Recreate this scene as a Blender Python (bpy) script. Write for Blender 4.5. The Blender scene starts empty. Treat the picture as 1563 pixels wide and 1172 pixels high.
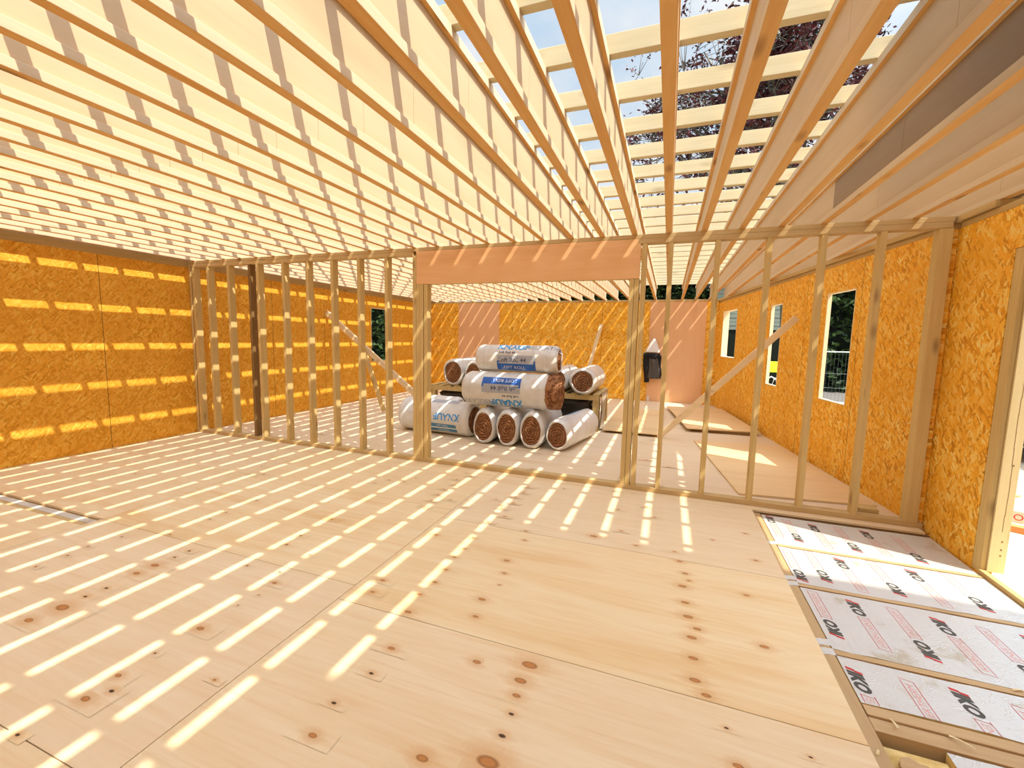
import bpy, bmesh, math, random
from mathutils import Vector, Matrix
random.seed(7)
SC = bpy.context.scene
COL = SC.collection
H = 1.4693          # eye height
Z0 = 2.456          # underside of the roof joists
ZB = 2.766          # top of the joists / underside of the cross timbers
XL, YP, YB = -6.474, 4.294, 11.012
ORD = ['first','second','third','fourth','fifth','sixth','seventh','eighth','ninth','tenth','eleventh','twelfth',
 'thirteenth','fourteenth','fifteenth','sixteenth','seventeenth','eighteenth','nineteenth','twentieth','twenty-first',
 'twenty-second','twenty-third','twenty-fourth','twenty-fifth','twenty-sixth','twenty-seventh','twenty-eighth',
 'twenty-ninth','thirtieth','thirty-first','thirty-second','thirty-third','thirty-fourth','thirty-fifth']
def xr(y):          # inner face of the slanting rear right-hand wall
    return 1.698 + (y-6.46)*(1.067-1.698)/(10.9-6.46)

# ------------------------------------------------------------------ nodes
class NT:
    def __init__(s, m):
        s.t = m.node_tree; s.n = s.t.nodes; s.l = s.t.links
    def new(s, ty, **kw):
        nd = s.n.new(ty)
        for k, v in kw.items():
            if k == 'inp':
                for a, b in v.items():
                    if isinstance(b, bpy.types.NodeSocket): s.l.new(b, nd.inputs[a])
                    else: nd.inputs[a].default_value = b
            else: setattr(nd, k, v)
        return nd
    def math(s, op, a, b=0.0, c=0.0, clamp=False):
        nd = s.n.new('ShaderNodeMath'); nd.operation = op; nd.use_clamp = clamp
        for i, v in enumerate((a, b, c)):
            if isinstance(v, bpy.types.NodeSocket): s.l.new(v, nd.inputs[i])
            else: nd.inputs[i].default_value = v
        return nd.outputs[0]
    def mix(s, f, a, b, mode='MIX'):
        nd = s.n.new('ShaderNodeMix'); nd.data_type = 'RGBA'; nd.blend_type = mode
        for i, v in ((0, f), (6, a), (7, b)):
            if isinstance(v, bpy.types.NodeSocket): s.l.new(v, nd.inputs[i])
            else: nd.inputs[i].default_value = (v if i == 0 else (*v[:3], 1))
        return nd.outputs[2]
    def ramp(s, f, stops, interp='LINEAR'):
        nd = s.n.new('ShaderNodeValToRGB'); cr = nd.color_ramp; cr.interpolation = interp
        while len(cr.elements) < len(stops): cr.elements.new(0.5)
        for e, (p, c) in zip(cr.elements, stops):
            e.position = p; e.color = (*c[:3], 1) if not isinstance(c, (int, float)) else (c, c, c, 1)
        s.l.new(f, nd.inputs[0]); return nd.outputs[0]
def new_mat(name, rough=0.7):
    m = bpy.data.materials.new(name); m.use_nodes = True
    nt = NT(m); b = nt.n['Principled BSDF']; b.inputs['Roughness'].default_value = rough
    b.inputs['Specular IOR Level'].default_value = 0.25
    return m, nt, b
def bump(nt, b, h, strength=0.3, dist=0.002):
    bn = nt.new('ShaderNodeBump', inp={'Strength': strength, 'Distance': dist, 'Height': h})
    nt.l.new(bn.outputs[0], b.inputs['Normal'])
def plain(name, col, rough=0.6, metal=0.0, spec=0.3, nz=0.06):
    m, nt, b = new_mat(name, rough)
    tc = nt.new('ShaderNodeTexCoord')
    n = nt.new('ShaderNodeTexNoise', inp={'Vector': tc.outputs['Object'], 'Scale': 9.0, 'Detail': 4.0})
    c = nt.mix(n.outputs[0], [v*(1-nz) for v in col], [min(1, v*(1+nz)) for v in col])
    nt.l.new(c, b.inputs['Base Color']); b.inputs['Metallic'].default_value = metal
    b.inputs['Specular IOR Level'].default_value = spec
    return m
def coords(nt, rnd=True):
    tc = nt.new('ShaderNodeTexCoord')
    if not rnd: return tc.outputs['Object']
    oi = nt.new('ShaderNodeObjectInfo')
    off = nt.new('ShaderNodeVectorMath', operation='SCALE', inp={0: (31.0, 17.0, 23.0)})
    nt.l.new(oi.outputs['Random'], off.inputs['Scale'])
    ad = nt.new('ShaderNodeVectorMath', operation='ADD', inp={0: tc.outputs['Object'], 1: off.outputs[0]})
    return ad.outputs[0]
def timber(name, light, dark, axis, knots=0.6, rough=0.7, contrast=0.5, scale=1.0):
    m, nt, b = new_mat(name, rough); v = coords(nt)
    sc = [22.0*scale]*3; sc[axis] = 1.1*scale
    mp = nt.new('ShaderNodeMapping', inp={'Vector': v, 'Scale': sc})
    warp = nt.new('ShaderNodeTexNoise', inp={'Vector': mp.outputs[0], 'Scale': 0.5, 'Detail': 2.0})
    ad = nt.new('ShaderNodeVectorMath', operation='ADD', inp={0: mp.outputs[0]})
    sc2 = nt.new('ShaderNodeVectorMath', operation='SCALE', inp={0: warp.outputs[1], 'Scale': 1.3}); nt.l.new(sc2.outputs[0], ad.inputs[1])
    g = nt.new('ShaderNodeTexNoise', inp={'Vector': ad.outputs[0], 'Scale': 1.6, 'Detail': 5.0, 'Roughness': 0.65, 'Distortion': 0.6})
    f = nt.ramp(g.outputs[0], [(0.32, 0.0), (0.68, 1.0)])
    f = nt.math('MULTIPLY', f, contrast)
    c = nt.mix(f, light, dark)
    big = nt.new('ShaderNodeTexNoise', inp={'Vector': v, 'Scale': 1.7, 'Detail': 2.0})
    c = nt.mix(nt.math('MULTIPLY', big.outputs[0], 0.28), c, [x*0.72 for x in dark])
    if knots:
        ks = [6.5]*3; ks[axis] = 2.2
        mk = nt.new('ShaderNodeMapping', inp={'Vector': v, 'Scale': ks})
        vo = nt.new('ShaderNodeTexVoronoi', inp={'Vector': mk.outputs[0], 'Scale': 1.0})
        k = nt.ramp(vo.outputs['Distance'], [(0.05, 1.0), (0.12, 0.55), (0.2, 0.0)])
        k = nt.math('MULTIPLY', k, knots)
        c = nt.mix(k, c, (0.16, 0.07, 0.025))
    nt.l.new(c, b.inputs['Base Color'])
    bump(nt, b, g.outputs[0], 0.25, 0.001)
    return m
def osb(name, uax, vax, cols, fl=(1.0, 1.0), seams=()):
    m, nt, b = new_mat(name, 0.6)
    tc = nt.new('ShaderNodeTexCoord'); sp = nt.new('ShaderNodeSeparateXYZ', inp={0: tc.outputs['Object']})
    uv = nt.new('ShaderNodeCombineXYZ'); nt.l.new(sp.outputs[uax], uv.inputs[0]); nt.l.new(sp.outputs[vax], uv.inputs[1])
    wp = nt.new('ShaderNodeTexNoise', inp={'Vector': uv.outputs[0], 'Scale': 16.0, 'Detail': 5.0, 'Roughness': 0.7})
    wv = nt.new('ShaderNodeVectorMath', operation='SCALE', inp={0: wp.outputs[1], 'Scale': 0.03})
    uvw = nt.new('ShaderNodeVectorMath', operation='ADD', inp={0: uv.outputs[0], 1: wv.outputs[0]}).outputs[0]
    col = None; hgt = None
    for k, (ang, su, sv, off) in enumerate(((72, 13, 46, 0), (104, 17, 58, 3.1), (88, 12, 38, 7.7), (50, 18, 54, 5.2), (132, 16, 50, 9.4))):
        mp = nt.new('ShaderNodeMapping', inp={'Vector': uvw, 'Location': (off, off*1.7, 0), 'Rotation': (0, 0, math.radians(ang)), 'Scale': (1, 1, 1)})
        mq = nt.new('ShaderNodeMapping', inp={'Vector': mp.outputs[0], 'Scale': (su*fl[0], sv*fl[1], 1)})
        vo = nt.new('ShaderNodeTexVoronoi', voronoi_dimensions='2D', inp={'Vector': mq.outputs[0], 'Scale': 1.0})
        s2 = nt.new('ShaderNodeSeparateXYZ', inp={0: vo.outputs['Color']})
        c = nt.ramp(s2.outputs[0], cols)
        if col is None: col = c; hgt = s2.outputs[1]
        else:
            mask = nt.math('GREATER_THAN', s2.outputs[2], 0.55)
            col = nt.mix(mask, col, c); hgt = nt.mix(mask, hgt, s2.outputs[1])
    big = nt.new('ShaderNodeTexNoise', inp={'Vector': uv.outputs[0], 'Scale': 2.2, 'Detail': 5.0, 'Roughness': 0.6})
    col = nt.mix(nt.ramp(big.outputs[0], [(0.35, 0.55), (0.65, 0.0)]), col, [x*0.9 for x in cols[1][1]])
    spk = nt.new('ShaderNodeTexNoise', inp={'Vector': uv.outputs[0], 'Scale': 38.0, 'Detail': 2.0})
    col = nt.mix(nt.ramp(spk.outputs[0], [(0.68, 0.0), (0.74, 0.75)]), col, (0.13, 0.05, 0.01))
    for a, p in seams:     # joints between boards
        d = nt.math('ABSOLUTE', nt.math('SUBTRACT', sp.outputs[a], p))
        col = nt.mix(nt.math('LESS_THAN', d, 0.003), col, (0.10, 0.05, 0.015))
    nt.l.new(col, b.inputs['Base Color']); bump(nt, b, hgt, 0.35, 0.0015)
    return m
def ply(name, light, mid, dark, axis=0, streak=0.55, knot=False, pores=0.25, rnd=False, tint=True, band=0.5):
    """plywood face: pale softwood veneer with long, soft grain"""
    m, nt, b = new_mat(name, 0.55); v = coords(nt, rnd)
    sc = [9.0]*3; sc[axis] = 0.9
    if tint:
        at = nt.new('ShaderNodeAttribute', attribute_name='tint')
        o2 = nt.new('ShaderNodeVectorMath', operation='SCALE', inp={0: at.outputs['Color'], 'Scale': 9.0})
        v = nt.new('ShaderNodeVectorMath', operation='ADD', inp={0: v, 1: o2.outputs[0]}).outputs[0]
    mp = nt.new('ShaderNodeMapping', inp={'Vector': v, 'Scale': sc})
    g = nt.new('ShaderNodeTexNoise', inp={'Vector': mp.outputs[0], 'Scale': 0.9, 'Detail': 6.0, 'Roughness': 0.6, 'Distortion': 1.1})
    c = nt.mix(nt.math('MULTIPLY', nt.ramp(g.outputs[0], [(0.35, 0.0), (0.7, 1.0)]), streak), light, mid)
    sc3 = [60.0]*3; sc3[axis] = 2.5
    m3 = nt.new('ShaderNodeMapping', inp={'Vector': v, 'Scale': sc3})
    g3 = nt.new('ShaderNodeTexNoise', inp={'Vector': m3.outputs[0], 'Scale': 1.0, 'Detail': 3.0})
    c = nt.mix(nt.math('MULTIPLY', nt.ramp(g3.outputs[0], [(0.5, 0.0), (0.75, 1.0)]), pores*.6), c, dark)
    sc4 = [3.2]*3; sc4[axis] = 0.5
    m4 = nt.new('ShaderNodeMapping', inp={'Vector': v, 'Scale': sc4, 'Location': (4, 9, 2)})
    g4 = nt.new('ShaderNodeTexNoise', inp={'Vector': m4.outputs[0], 'Scale': 1.0, 'Detail': 4.0, 'Roughness': 0.55})
    c = nt.mix(nt.math('MULTIPLY', nt.ramp(g4.outputs[0], [(0.55, 0.0), (0.72, 1.0)]), band), c, dark)
    if tint:
        s3 = nt.new('ShaderNodeSeparateXYZ', inp={0: at.outputs['Color']})
        c = nt.mix(nt.math('MULTIPLY', s3.outputs[0], 0.35), c, mid)
        c = nt.mix(nt.math('MULTIPLY', s3.outputs[1], 0.6), c, (0.74, 0.62, 0.50))
    if knot:
        uvn = nt.new('ShaderNodeUVMap', uv_map='knot'); su = nt.new('ShaderNodeSeparateXYZ', inp={0: uvn.outputs[0]})
        nz = nt.new('ShaderNodeTexNoise', inp={'Vector': v, 'Scale': 60.0, 'Detail': 2.0})
        r = nt.math('SQRT', nt.math('ADD', nt.math('POWER', su.outputs[0], 2.0), nt.math('POWER', su.outputs[1], 2.0)))
        rr = nt.math('ADD', r, nt.math('MULTIPLY', nt.math('SUBTRACT', nz.outputs[0], 0.5), 0.25))
        # tail: streaks drawn out along the grain
        ax = nt.math('ABSOLUTE', su.outputs[1]); gx = nt.math('ADD', ax, nt.math('MULTIPLY', nt.math('SUBTRACT', nz.outputs[0], 0.5), 0.12))
        tail = nt.math('MULTIPLY', nt.ramp(gx, [(0.0, 0.55), (0.22, 0.0)]), nt.ramp(r, [(0.2, 1.0), (1.0, 0.0)]))
        halo = nt.ramp(rr, [(0.25, 0.55), (0.7, 0.0)])
        c = nt.mix(nt.math('MAXIMUM', tail, nt.math('MULTIPLY', halo, 0.85)), c, (0.60, 0.30, 0.10))
        ell = nt.math('SQRT', nt.math('ADD', nt.math('POWER', su.outputs[0], 2.0), nt.math('POWER', nt.math('MULTIPLY', su.outputs[1], 1.35), 2.0)))
        core = nt.ramp(ell, [(0.0, 1.0), (0.17, 0.9), (0.24, 0.0)])
        cc = nt.mix(nt.ramp(ell, [(0.10, 0.0), (0.2, 1.0)]), (0.50, 0.21, 0.06), (0.24, 0.085, 0.02))
        ka = nt.new('ShaderNodeAttribute', attribute_name='dead')
        cc = nt.mix(ka.outputs['Fac'], cc, (0.045, 0.02, 0.01))
        c = nt.mix(core, c, cc)
    nt.l.new(c, b.inputs['Base Color']); bump(nt, b, g3.outputs[0], 0.08, 0.001)
    return m

# ------------------------------------------------------------------ mesh builder
class MB:
    def __init__(s): s.v = []; s.f = []; s.m = []; s.tint = {}
    def poly(s, pts, mi=0):
        n = len(s.v); s.v += [tuple(p) for p in pts]; s.f.append(tuple(range(n, n+len(pts)))); s.m.append(mi)
    def box(s, x0, x1, y0, y1, z0, z1, mi=0, M=None):
        P = [Vector(p) for p in ((x0,y0,z0),(x1,y0,z0),(x1,y1,z0),(x0,y1,z0),(x0,y0,z1),(x1,y0,z1),(x1,y1,z1),(x0,y1,z1))]
        if M is not None: P = [M @ p for p in P]
        n = len(s.v); s.v += [tuple(p) for p in P]
        for q in ((0,3,2,1),(4,5,6,7),(0,1,5,4),(1,2,6,5),(2,3,7,6),(3,0,4,7)):
            s.f.append(tuple(n+i for i in q)); s.m.append(mi)
        return len(s.f)-6
    def prism(s, pts, z0, z1, mi=0, M=None):
        k = len(pts); n = len(s.v)
        P = [Vector((x, y, z0)) for x, y in pts] + [Vector((x, y, z1)) for x, y in pts]
        if M is not None: P = [M @ p for p in P]
        s.v += [tuple(p) for p in P]
        s.f.append(tuple(n+i for i in reversed(range(k)))); s.m.append(mi)
        s.f.append(tuple(n+k+i for i in range(k))); s.m.append(mi)
        for i in range(k):
            j = (i+1) % k; s.f.append((n+i, n+j, n+k+j, n+k+i)); s.m.append(mi)
    def beam(s, a, b, w, h, up=(0,0,1), mi=0):
        a = Vector(a); b = Vector(b); d = (b-a).normalized(); u = Vector(up); r = d.cross(u).normalized(); u = r.cross(d)
        M = Matrix((r, d, u)).transposed().to_4x4(); M.translation = a
        s.box(-w/2, w/2, 0, (b-a).length, -h/2, h/2, mi, M)
    def tube(s, pts, rad, n=8, mi=0, cap=True):
        pts = [Vector(p) for p in pts]; base = len(s.v); K = len(pts)
        for i, p in enumerate(pts):
            d = (pts[min(i+1, K-1)] - pts[max(i-1, 0)]).normalized()
            a = d.cross(Vector((0,0,1)) if abs(d.z) < .9 else Vector((1,0,0))).normalized(); c = d.cross(a)
            r = rad[i] if isinstance(rad, (list, tuple)) else rad
            for j in range(n):
                t = 2*math.pi*j/n; s.v.append(tuple(p + a*math.cos(t)*r + c*math.sin(t)*r))
        for i in range(K-1):
            for j in range(n):
                k = (j+1) % n; s.f.append((base+i*n+j, base+(i+1)*n+j, base+(i+1)*n+k, base+i*n+k)); s.m.append(mi)
        if cap:
            s.f.append(tuple(base+j for j in range(n))); s.m.append(mi)
            s.f.append(tuple(base+(K-1)*n+j for j in reversed(range(n)))); s.m.append(mi)
    def grid(s, fn, nu, nv, mi=0, closeu=False):
        base = len(s.v)
        for j in range(nv+1):
            for i in range(nu + (0 if closeu else 1)): s.v.append(tuple(fn(i/nu, j/nv)))
        W = nu if closeu else nu+1
        for j in range(nv):
            for i in range(nu):
                a = base+j*W+i; b2 = base+j*W+(i+1) % W
                s.f.append((a, b2, b2+W, a+W)); s.m.append(mi)
    def build(s, name, mats, parent=None, smooth=False, bevel=0.0, loc=None):
        me = bpy.data.meshes.new(name); me.from_pydata(s.v, [], s.f)
        mats = mats if isinstance(mats, (list, tuple)) else [mats]
        for m in mats: me.materials.append(m)
        for p, mi in zip(me.polygons, s.m): p.material_index = mi; p.use_smooth = smooth
        me.update()
        o = bpy.data.objects.new(name, me); COL.objects.link(o)
        if bevel:
            bv = o.modifiers.new('edge', 'BEVEL'); bv.width = bevel; bv.segments = 2; bv.limit_method = 'ANGLE'; bv.angle_limit = math.radians(50)
        if loc is not None: o.location = loc
        if parent is not None: o.parent = parent
        return o
def recenter(o):
    """put the origin of a one-mesh thing at the middle of its base"""
    xs = [v.co for v in o.data.vertices]
    c = Vector(((min(p.x for p in xs)+max(p.x for p in xs))/2, (min(p.y for p in xs)+max(p.y for p in xs))/2, min(p.z for p in xs)))
    o.data.transform(Matrix.Translation(-c)); o.location = o.location + c
    return o
def tag(o, label=None, cat=None, group=None, kind=None):
    if label: o['label'] = label
    if cat: o['category'] = cat
    if group: o['group'] = group
    if kind: o['kind'] = kind
    return o
def empty(name, loc=(0,0,0), rz=0.0):
    e = bpy.data.objects.new(name, None); COL.objects.link(e); e.location = loc; e.rotation_euler = (0,0,rz)
    e.empty_display_size = 0.1
    return e
def structure(o, label=None): return tag(o, label, None, None, 'structure')
_tc = {}
def glyphs(txt, size=1.0, shear=0.0, bold=0.0):
    """the lettering as flat polygons in the xy plane, starting at 0"""
    key = (txt, size, shear, bold)
    if key in _tc: return _tc[key]
    cu = bpy.data.curves.new('t', 'FONT'); cu.body = txt; cu.size = size; cu.shear = shear; cu.offset = bold*size; cu.resolution_u = 3
    cu.dimensions = '2D'; cu.fill_mode = 'FRONT'
    o = bpy.data.objects.new('t', cu); COL.objects.link(o)
    dg = bpy.context.evaluated_depsgraph_get()
    me = bpy.data.meshes.new_from_object(o.evaluated_get(dg))
    r = ([tuple(v.co) for v in me.vertices], [tuple(p.vertices) for p in me.polygons])
    bpy.data.objects.remove(o); bpy.data.curves.remove(cu); bpy.data.meshes.remove(me)
    _tc[key] = r; return r
def add_glyphs(mb, txt, fn, mi, size, shear=0.0, bold=0.0):
    vs, fs = glyphs(txt, size, shear, bold); n = len(mb.v)
    mb.v += [tuple(fn(x, y)) for x, y, z in vs]
    for f in fs: mb.f.append(tuple(n+i for i in f)); mb.m.append(mi)

# ------------------------------------------------------------------ materials
M = {}
ORG = [(0.0, (0.62, 0.27, 0.012)), (0.38, (0.84, 0.40, 0.038)), (0.75, (0.92, 0.49, 0.07)), (1.0, (0.95, 0.64, 0.12))]
ORG2 = [(0.0, (0.55, 0.22, 0.010)), (0.35, (0.90, 0.43, 0.030)), (0.7, (0.95, 0.56, 0.08)), (1.0, (0.96, 0.76, 0.25))]
SE = lambda a, s, n, d=1.2: [(a, s+i*d) for i in range(n)]
M['osb_left'] = osb('osb_left', 1, 2, ORG, (1.3, 1.3), SE(1, -0.34, 10))
M['osb_right'] = osb('osb_right', 1, 2, ORG2, (1.15, 1.1))
M['osb_slant'] = osb('osb_slant', 1, 2, ORG2, (1.2, 1.15), [(1, 5.45), (1, 6.67), (1, 7.89), (1, 9.11)])
M['osb_back'] = osb('osb_back', 0, 2, ORG2, (0.9, 0.9), [(0, -2.78), (0, -1.60), (0, -4.0), (0, -5.2)])
M['stud'] = timber('stud_timber', (0.72, 0.54, 0.25), (0.50, 0.34, 0.12), 2, 0.6)
M['stud_dark'] = timber('dark_stud_timber', (0.30, 0.18, 0.07), (0.17, 0.10, 0.04), 2, 0.5)
M['plate'] = timber('plate_timber', (0.66, 0.48, 0.24), (0.44, 0.29, 0.12), 0, 0.6)
M['plate_y'] = timber('plate_timber_lengthwise', (0.62, 0.44, 0.20), (0.42, 0.27, 0.10), 1, 0.5)
M['flange'] = timber('flange_timber', (0.80, 0.52, 0.22), (0.70, 0.36, 0.10), 1, 0.7, contrast=0.75, scale=0.8)
M['flange_side'] = timber('flange_ply_edges', (0.70, 0.58, 0.43), (0.60, 0.47, 0.31), 1, 0.0, contrast=0.5)
M['cross'] = timber('treated_cross_timber', (0.70, 0.63, 0.44), (0.58, 0.49, 0.29), 0, 0.35, contrast=0.7)
M['web'] = ply('web_board', (0.60, 0.455, 0.30), (0.55, 0.40, 0.25), (0.48, 0.33, 0.19), 1, 0.5, pores=0.3, rnd=True, tint=False)
M['web_dark'] = ply('dark_web_board', (0.30, 0.21, 0.14), (0.27, 0.18, 0.11), (0.22, 0.14, 0.09), 1, 0.5, pores=0.3, rnd=True, tint=False)
FL = ((0.83, 0.69, 0.46), (0.76, 0.56, 0.30), (0.68, 0.40, 0.14))
M['deck'] = ply('deck_plywood', *FL, 0, 0.85, pores=.55, band=.8)
M['deck_knot'] = ply('deck_plywood_knots', *FL, 0, 0.85, knot=True, pores=.55, band=.8)
M['loose'] = ply('loose_plywood', (0.82, 0.62, 0.36), (0.76, 0.53, 0.26), (0.6, 0.38, 0.18), 0, 0.6, rnd=True, tint=False)
M['header'] = ply('header_plywood', (0.88, 0.54, 0.28), (0.80, 0.45, 0.21), (0.66, 0.32, 0.13), 0, 0.7, rnd=True, tint=False)
M['pink'] = ply('reddish_plywood', (0.80, 0.49, 0.28), (0.75, 0.43, 0.23), (0.62, 0.32, 0.17), 2, 0.4, rnd=True, tint=False)
M['lining'] = plain('window_lining', (0.80, 0.66, 0.44), 0.6)
M['post'] = timber('pale_post_timber', (0.84, 0.71, 0.42), (0.72, 0.55, 0.27), 2, 0.4)
M['ink'] = plain('black_ink', (0.085, 0.08, 0.07), 0.7)
M['red'] = plain('red_ink', (0.55, 0.045, 0.04), 0.7)
M['pinkink'] = plain('faint_red_ink', (0.72, 0.36, 0.32), 0.7)
M['blue'] = plain('blue_print', (0.03, 0.13, 0.50), 0.4)
M['midblue'] = plain('sky_blue_print', (0.05, 0.33, 0.78), 0.4)
M['greyprint'] = plain('grey_print', (0.42, 0.45, 0.52), 0.4)
M['greytext'] = plain('dark_blue_print', (0.10, 0.12, 0.20), 0.5)
M['metal'] = plain('galvanised_metal', (0.55, 0.56, 0.58), 0.4, 0.8)
M['black'] = plain('black_fabric', (0.014, 0.014, 0.016), 0.85)
M['grey'] = plain('dark_grey_fabric', (0.085, 0.08, 0.078), 0.85)
M['white'] = plain('white_plastic', (0.78, 0.78, 0.80), 0.5)
# foil facing
def foil():
    m, nt, b = new_mat('foil_facing', 0.45); v = coords(nt)
    n = nt.new('ShaderNodeTexNoise', inp={'Vector': v, 'Scale': 5.0, 'Detail': 6.0, 'Roughness': 0.65})
    c = nt.ramp(n.outputs[0], [(0.3, (0.68, 0.70, 0.70)), (0.58, (0.65, 0.66, 0.65)), (0.68, (0.52, 0.48, 0.39)), (0.8, (0.6, 0.58, 0.52))])
    nt.l.new(c, b.inputs['Base Color']); b.inputs['Metallic'].default_value = 0.25
    n2 = nt.new('ShaderNodeTexNoise', inp={'Vector': v, 'Scale': 9.0, 'Detail': 3.0, 'Distortion': 1.5})
    rdg = nt.ramp(n2.outputs[0], [(0.46, 0.0), (0.5, 1.0), (0.54, 0.0)])
    bump(nt, b, rdg, 0.35, 0.003); return m
M['foil'] = foil()
def foam():
    m, nt, b = new_mat('insulation_foam', 0.9); v = coords(nt)
    n = nt.new('ShaderNodeTexNoise', inp={'Vector': v, 'Scale': 18.0, 'Detail': 5.0})
    c = nt.ramp(n.outputs[0], [(0.3, (0.62, 0.42, 0.14)), (0.6, (0.84, 0.66, 0.30)), (0.8, (0.88, 0.78, 0.55))])
    nt.l.new(c, b.inputs['Base Color']); bump(nt, b, n.outputs[0], 0.6, 0.01); return m
M['foam'] = foam()
def wrap():
    m, nt, b = new_mat('roll_wrap', 0.28); v = coords(nt)
    n = nt.new('ShaderNodeTexNoise', inp={'Vector': v, 'Scale': 7.0, 'Detail': 4.0})
    c = nt.ramp(n.outputs[0], [(0.35, (0.76, 0.76, 0.76)), (0.6, (0.70, 0.69, 0.67)), (0.75, (0.66, 0.57, 0.47))])
    nt.l.new(c, b.inputs['Base Color']); b.inputs['Specular IOR Level'].default_value = 0.5
    n2 = nt.new('ShaderNodeTexNoise', inp={'Vector': v, 'Scale': 12.0, 'Detail': 4.0, 'Distortion': 1.0})
    bump(nt, b, n2.outputs[0], 0.5, 0.012); return m
M['wrap'] = wrap()
def wool():
    m, nt, b = new_mat('mineral_wool', 0.95)
    tc = nt.new('ShaderNodeTexCoord'); uv = nt.new('ShaderNodeUVMap', uv_map='spiral')
    n = nt.new('ShaderNodeTexNoise', inp={'Vector': tc.outputs['Object'], 'Scale': 14.0, 'Detail': 5.0})
    sp = nt.new('ShaderNodeSeparateXYZ', inp={0: tc.outputs['Object']})
    r = nt.math('SQRT', nt.math('ADD', nt.math('POWER', sp.outputs[1], 2.0), nt.math('POWER', sp.outputs[2], 2.0)))
    w = nt.math('SINE', nt.math('ADD', nt.math('MULTIPLY', r, 190.0), nt.math('MULTIPLY', n.outputs[0], 16.0)))
    w = nt.math('ADD', nt.math('MULTIPLY', w, 0.5), 0.5)
    c = nt.mix(w, (0.15, 0.055, 0.022), (0.40, 0.19, 0.09))
    n2 = nt.new('ShaderNodeTexNoise', inp={'Vector': tc.outputs['Object'], 'Scale': 60.0, 'Detail': 3.0})
    c = nt.mix(nt.ramp(n2.outputs[0], [(0.55, 0.0), (0.75, 0.6)]), c, (0.62, 0.40, 0.22))
    nt.l.new(c, b.inputs['Base Color']); bump(nt, b, w, 0.7, 0.012); return m
M['wool'] = wool()
def sand():
    m, nt, b = new_mat('sandy_ground', 0.95); v = coords(nt, False)
    n = nt.new('ShaderNodeTexNoise', inp={'Vector': v, 'Scale': 1.2, 'Detail': 8.0, 'Roughness': 0.7})
    c = nt.ramp(n.outputs[0], [(0.3, (0.40, 0.33, 0.24)), (0.55, (0.62, 0.54, 0.42)), (0.75, (0.72, 0.66, 0.55))])
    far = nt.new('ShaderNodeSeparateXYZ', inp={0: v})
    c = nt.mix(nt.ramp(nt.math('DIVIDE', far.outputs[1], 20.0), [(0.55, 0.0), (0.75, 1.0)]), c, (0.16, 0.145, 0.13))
    nt.l.new(c, b.inputs['Base Color']); bump(nt, b, n.outputs[0], 0.8, 0.05); return m
M['sand'] = sand()
def leaf(name, a, c2, tr=0.2):
    m, nt, b = new_mat(name, 0.6)
    at = nt.new('ShaderNodeAttribute', attribute_name='shade')
    nt.l.new(nt.mix(at.outputs['Fac'], a, c2), b.inputs['Base Color'])
    return m
M['purple'] = leaf('purple_leaf', (0.045, 0.010, 0.014), (0.12, 0.032, 0.035))
M['green'] = leaf('green_leaf', (0.010, 0.022, 0.006), (0.055, 0.10, 0.022))
M['bark'] = timber('bark', (0.20, 0.19, 0.15), (0.09, 0.085, 0.07), 2, 0)
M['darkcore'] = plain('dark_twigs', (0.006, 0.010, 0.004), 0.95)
M['brick'] = None
def brick():
    m, nt, b = new_mat('house_brick', 0.85)
    tc = nt.new('ShaderNodeTexCoord'); mp = nt.new('ShaderNodeMapping', inp={'Vector': tc.outputs['Object'], 'Rotation': (math.pi/2, 0, 0)})
    bt = nt.new('ShaderNodeTexBrick', inp={'Vector': mp.outputs[0], 'Scale': 4.0, 'Color1': (0.62, 0.40, 0.26, 1), 'Color2': (0.55, 0.33, 0.2, 1), 'Mortar': (0.6, 0.56, 0.5, 1)})
    nt.l.new(bt.outputs[0], b.inputs['Base Color']); return m
M['brick'] = brick()

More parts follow.
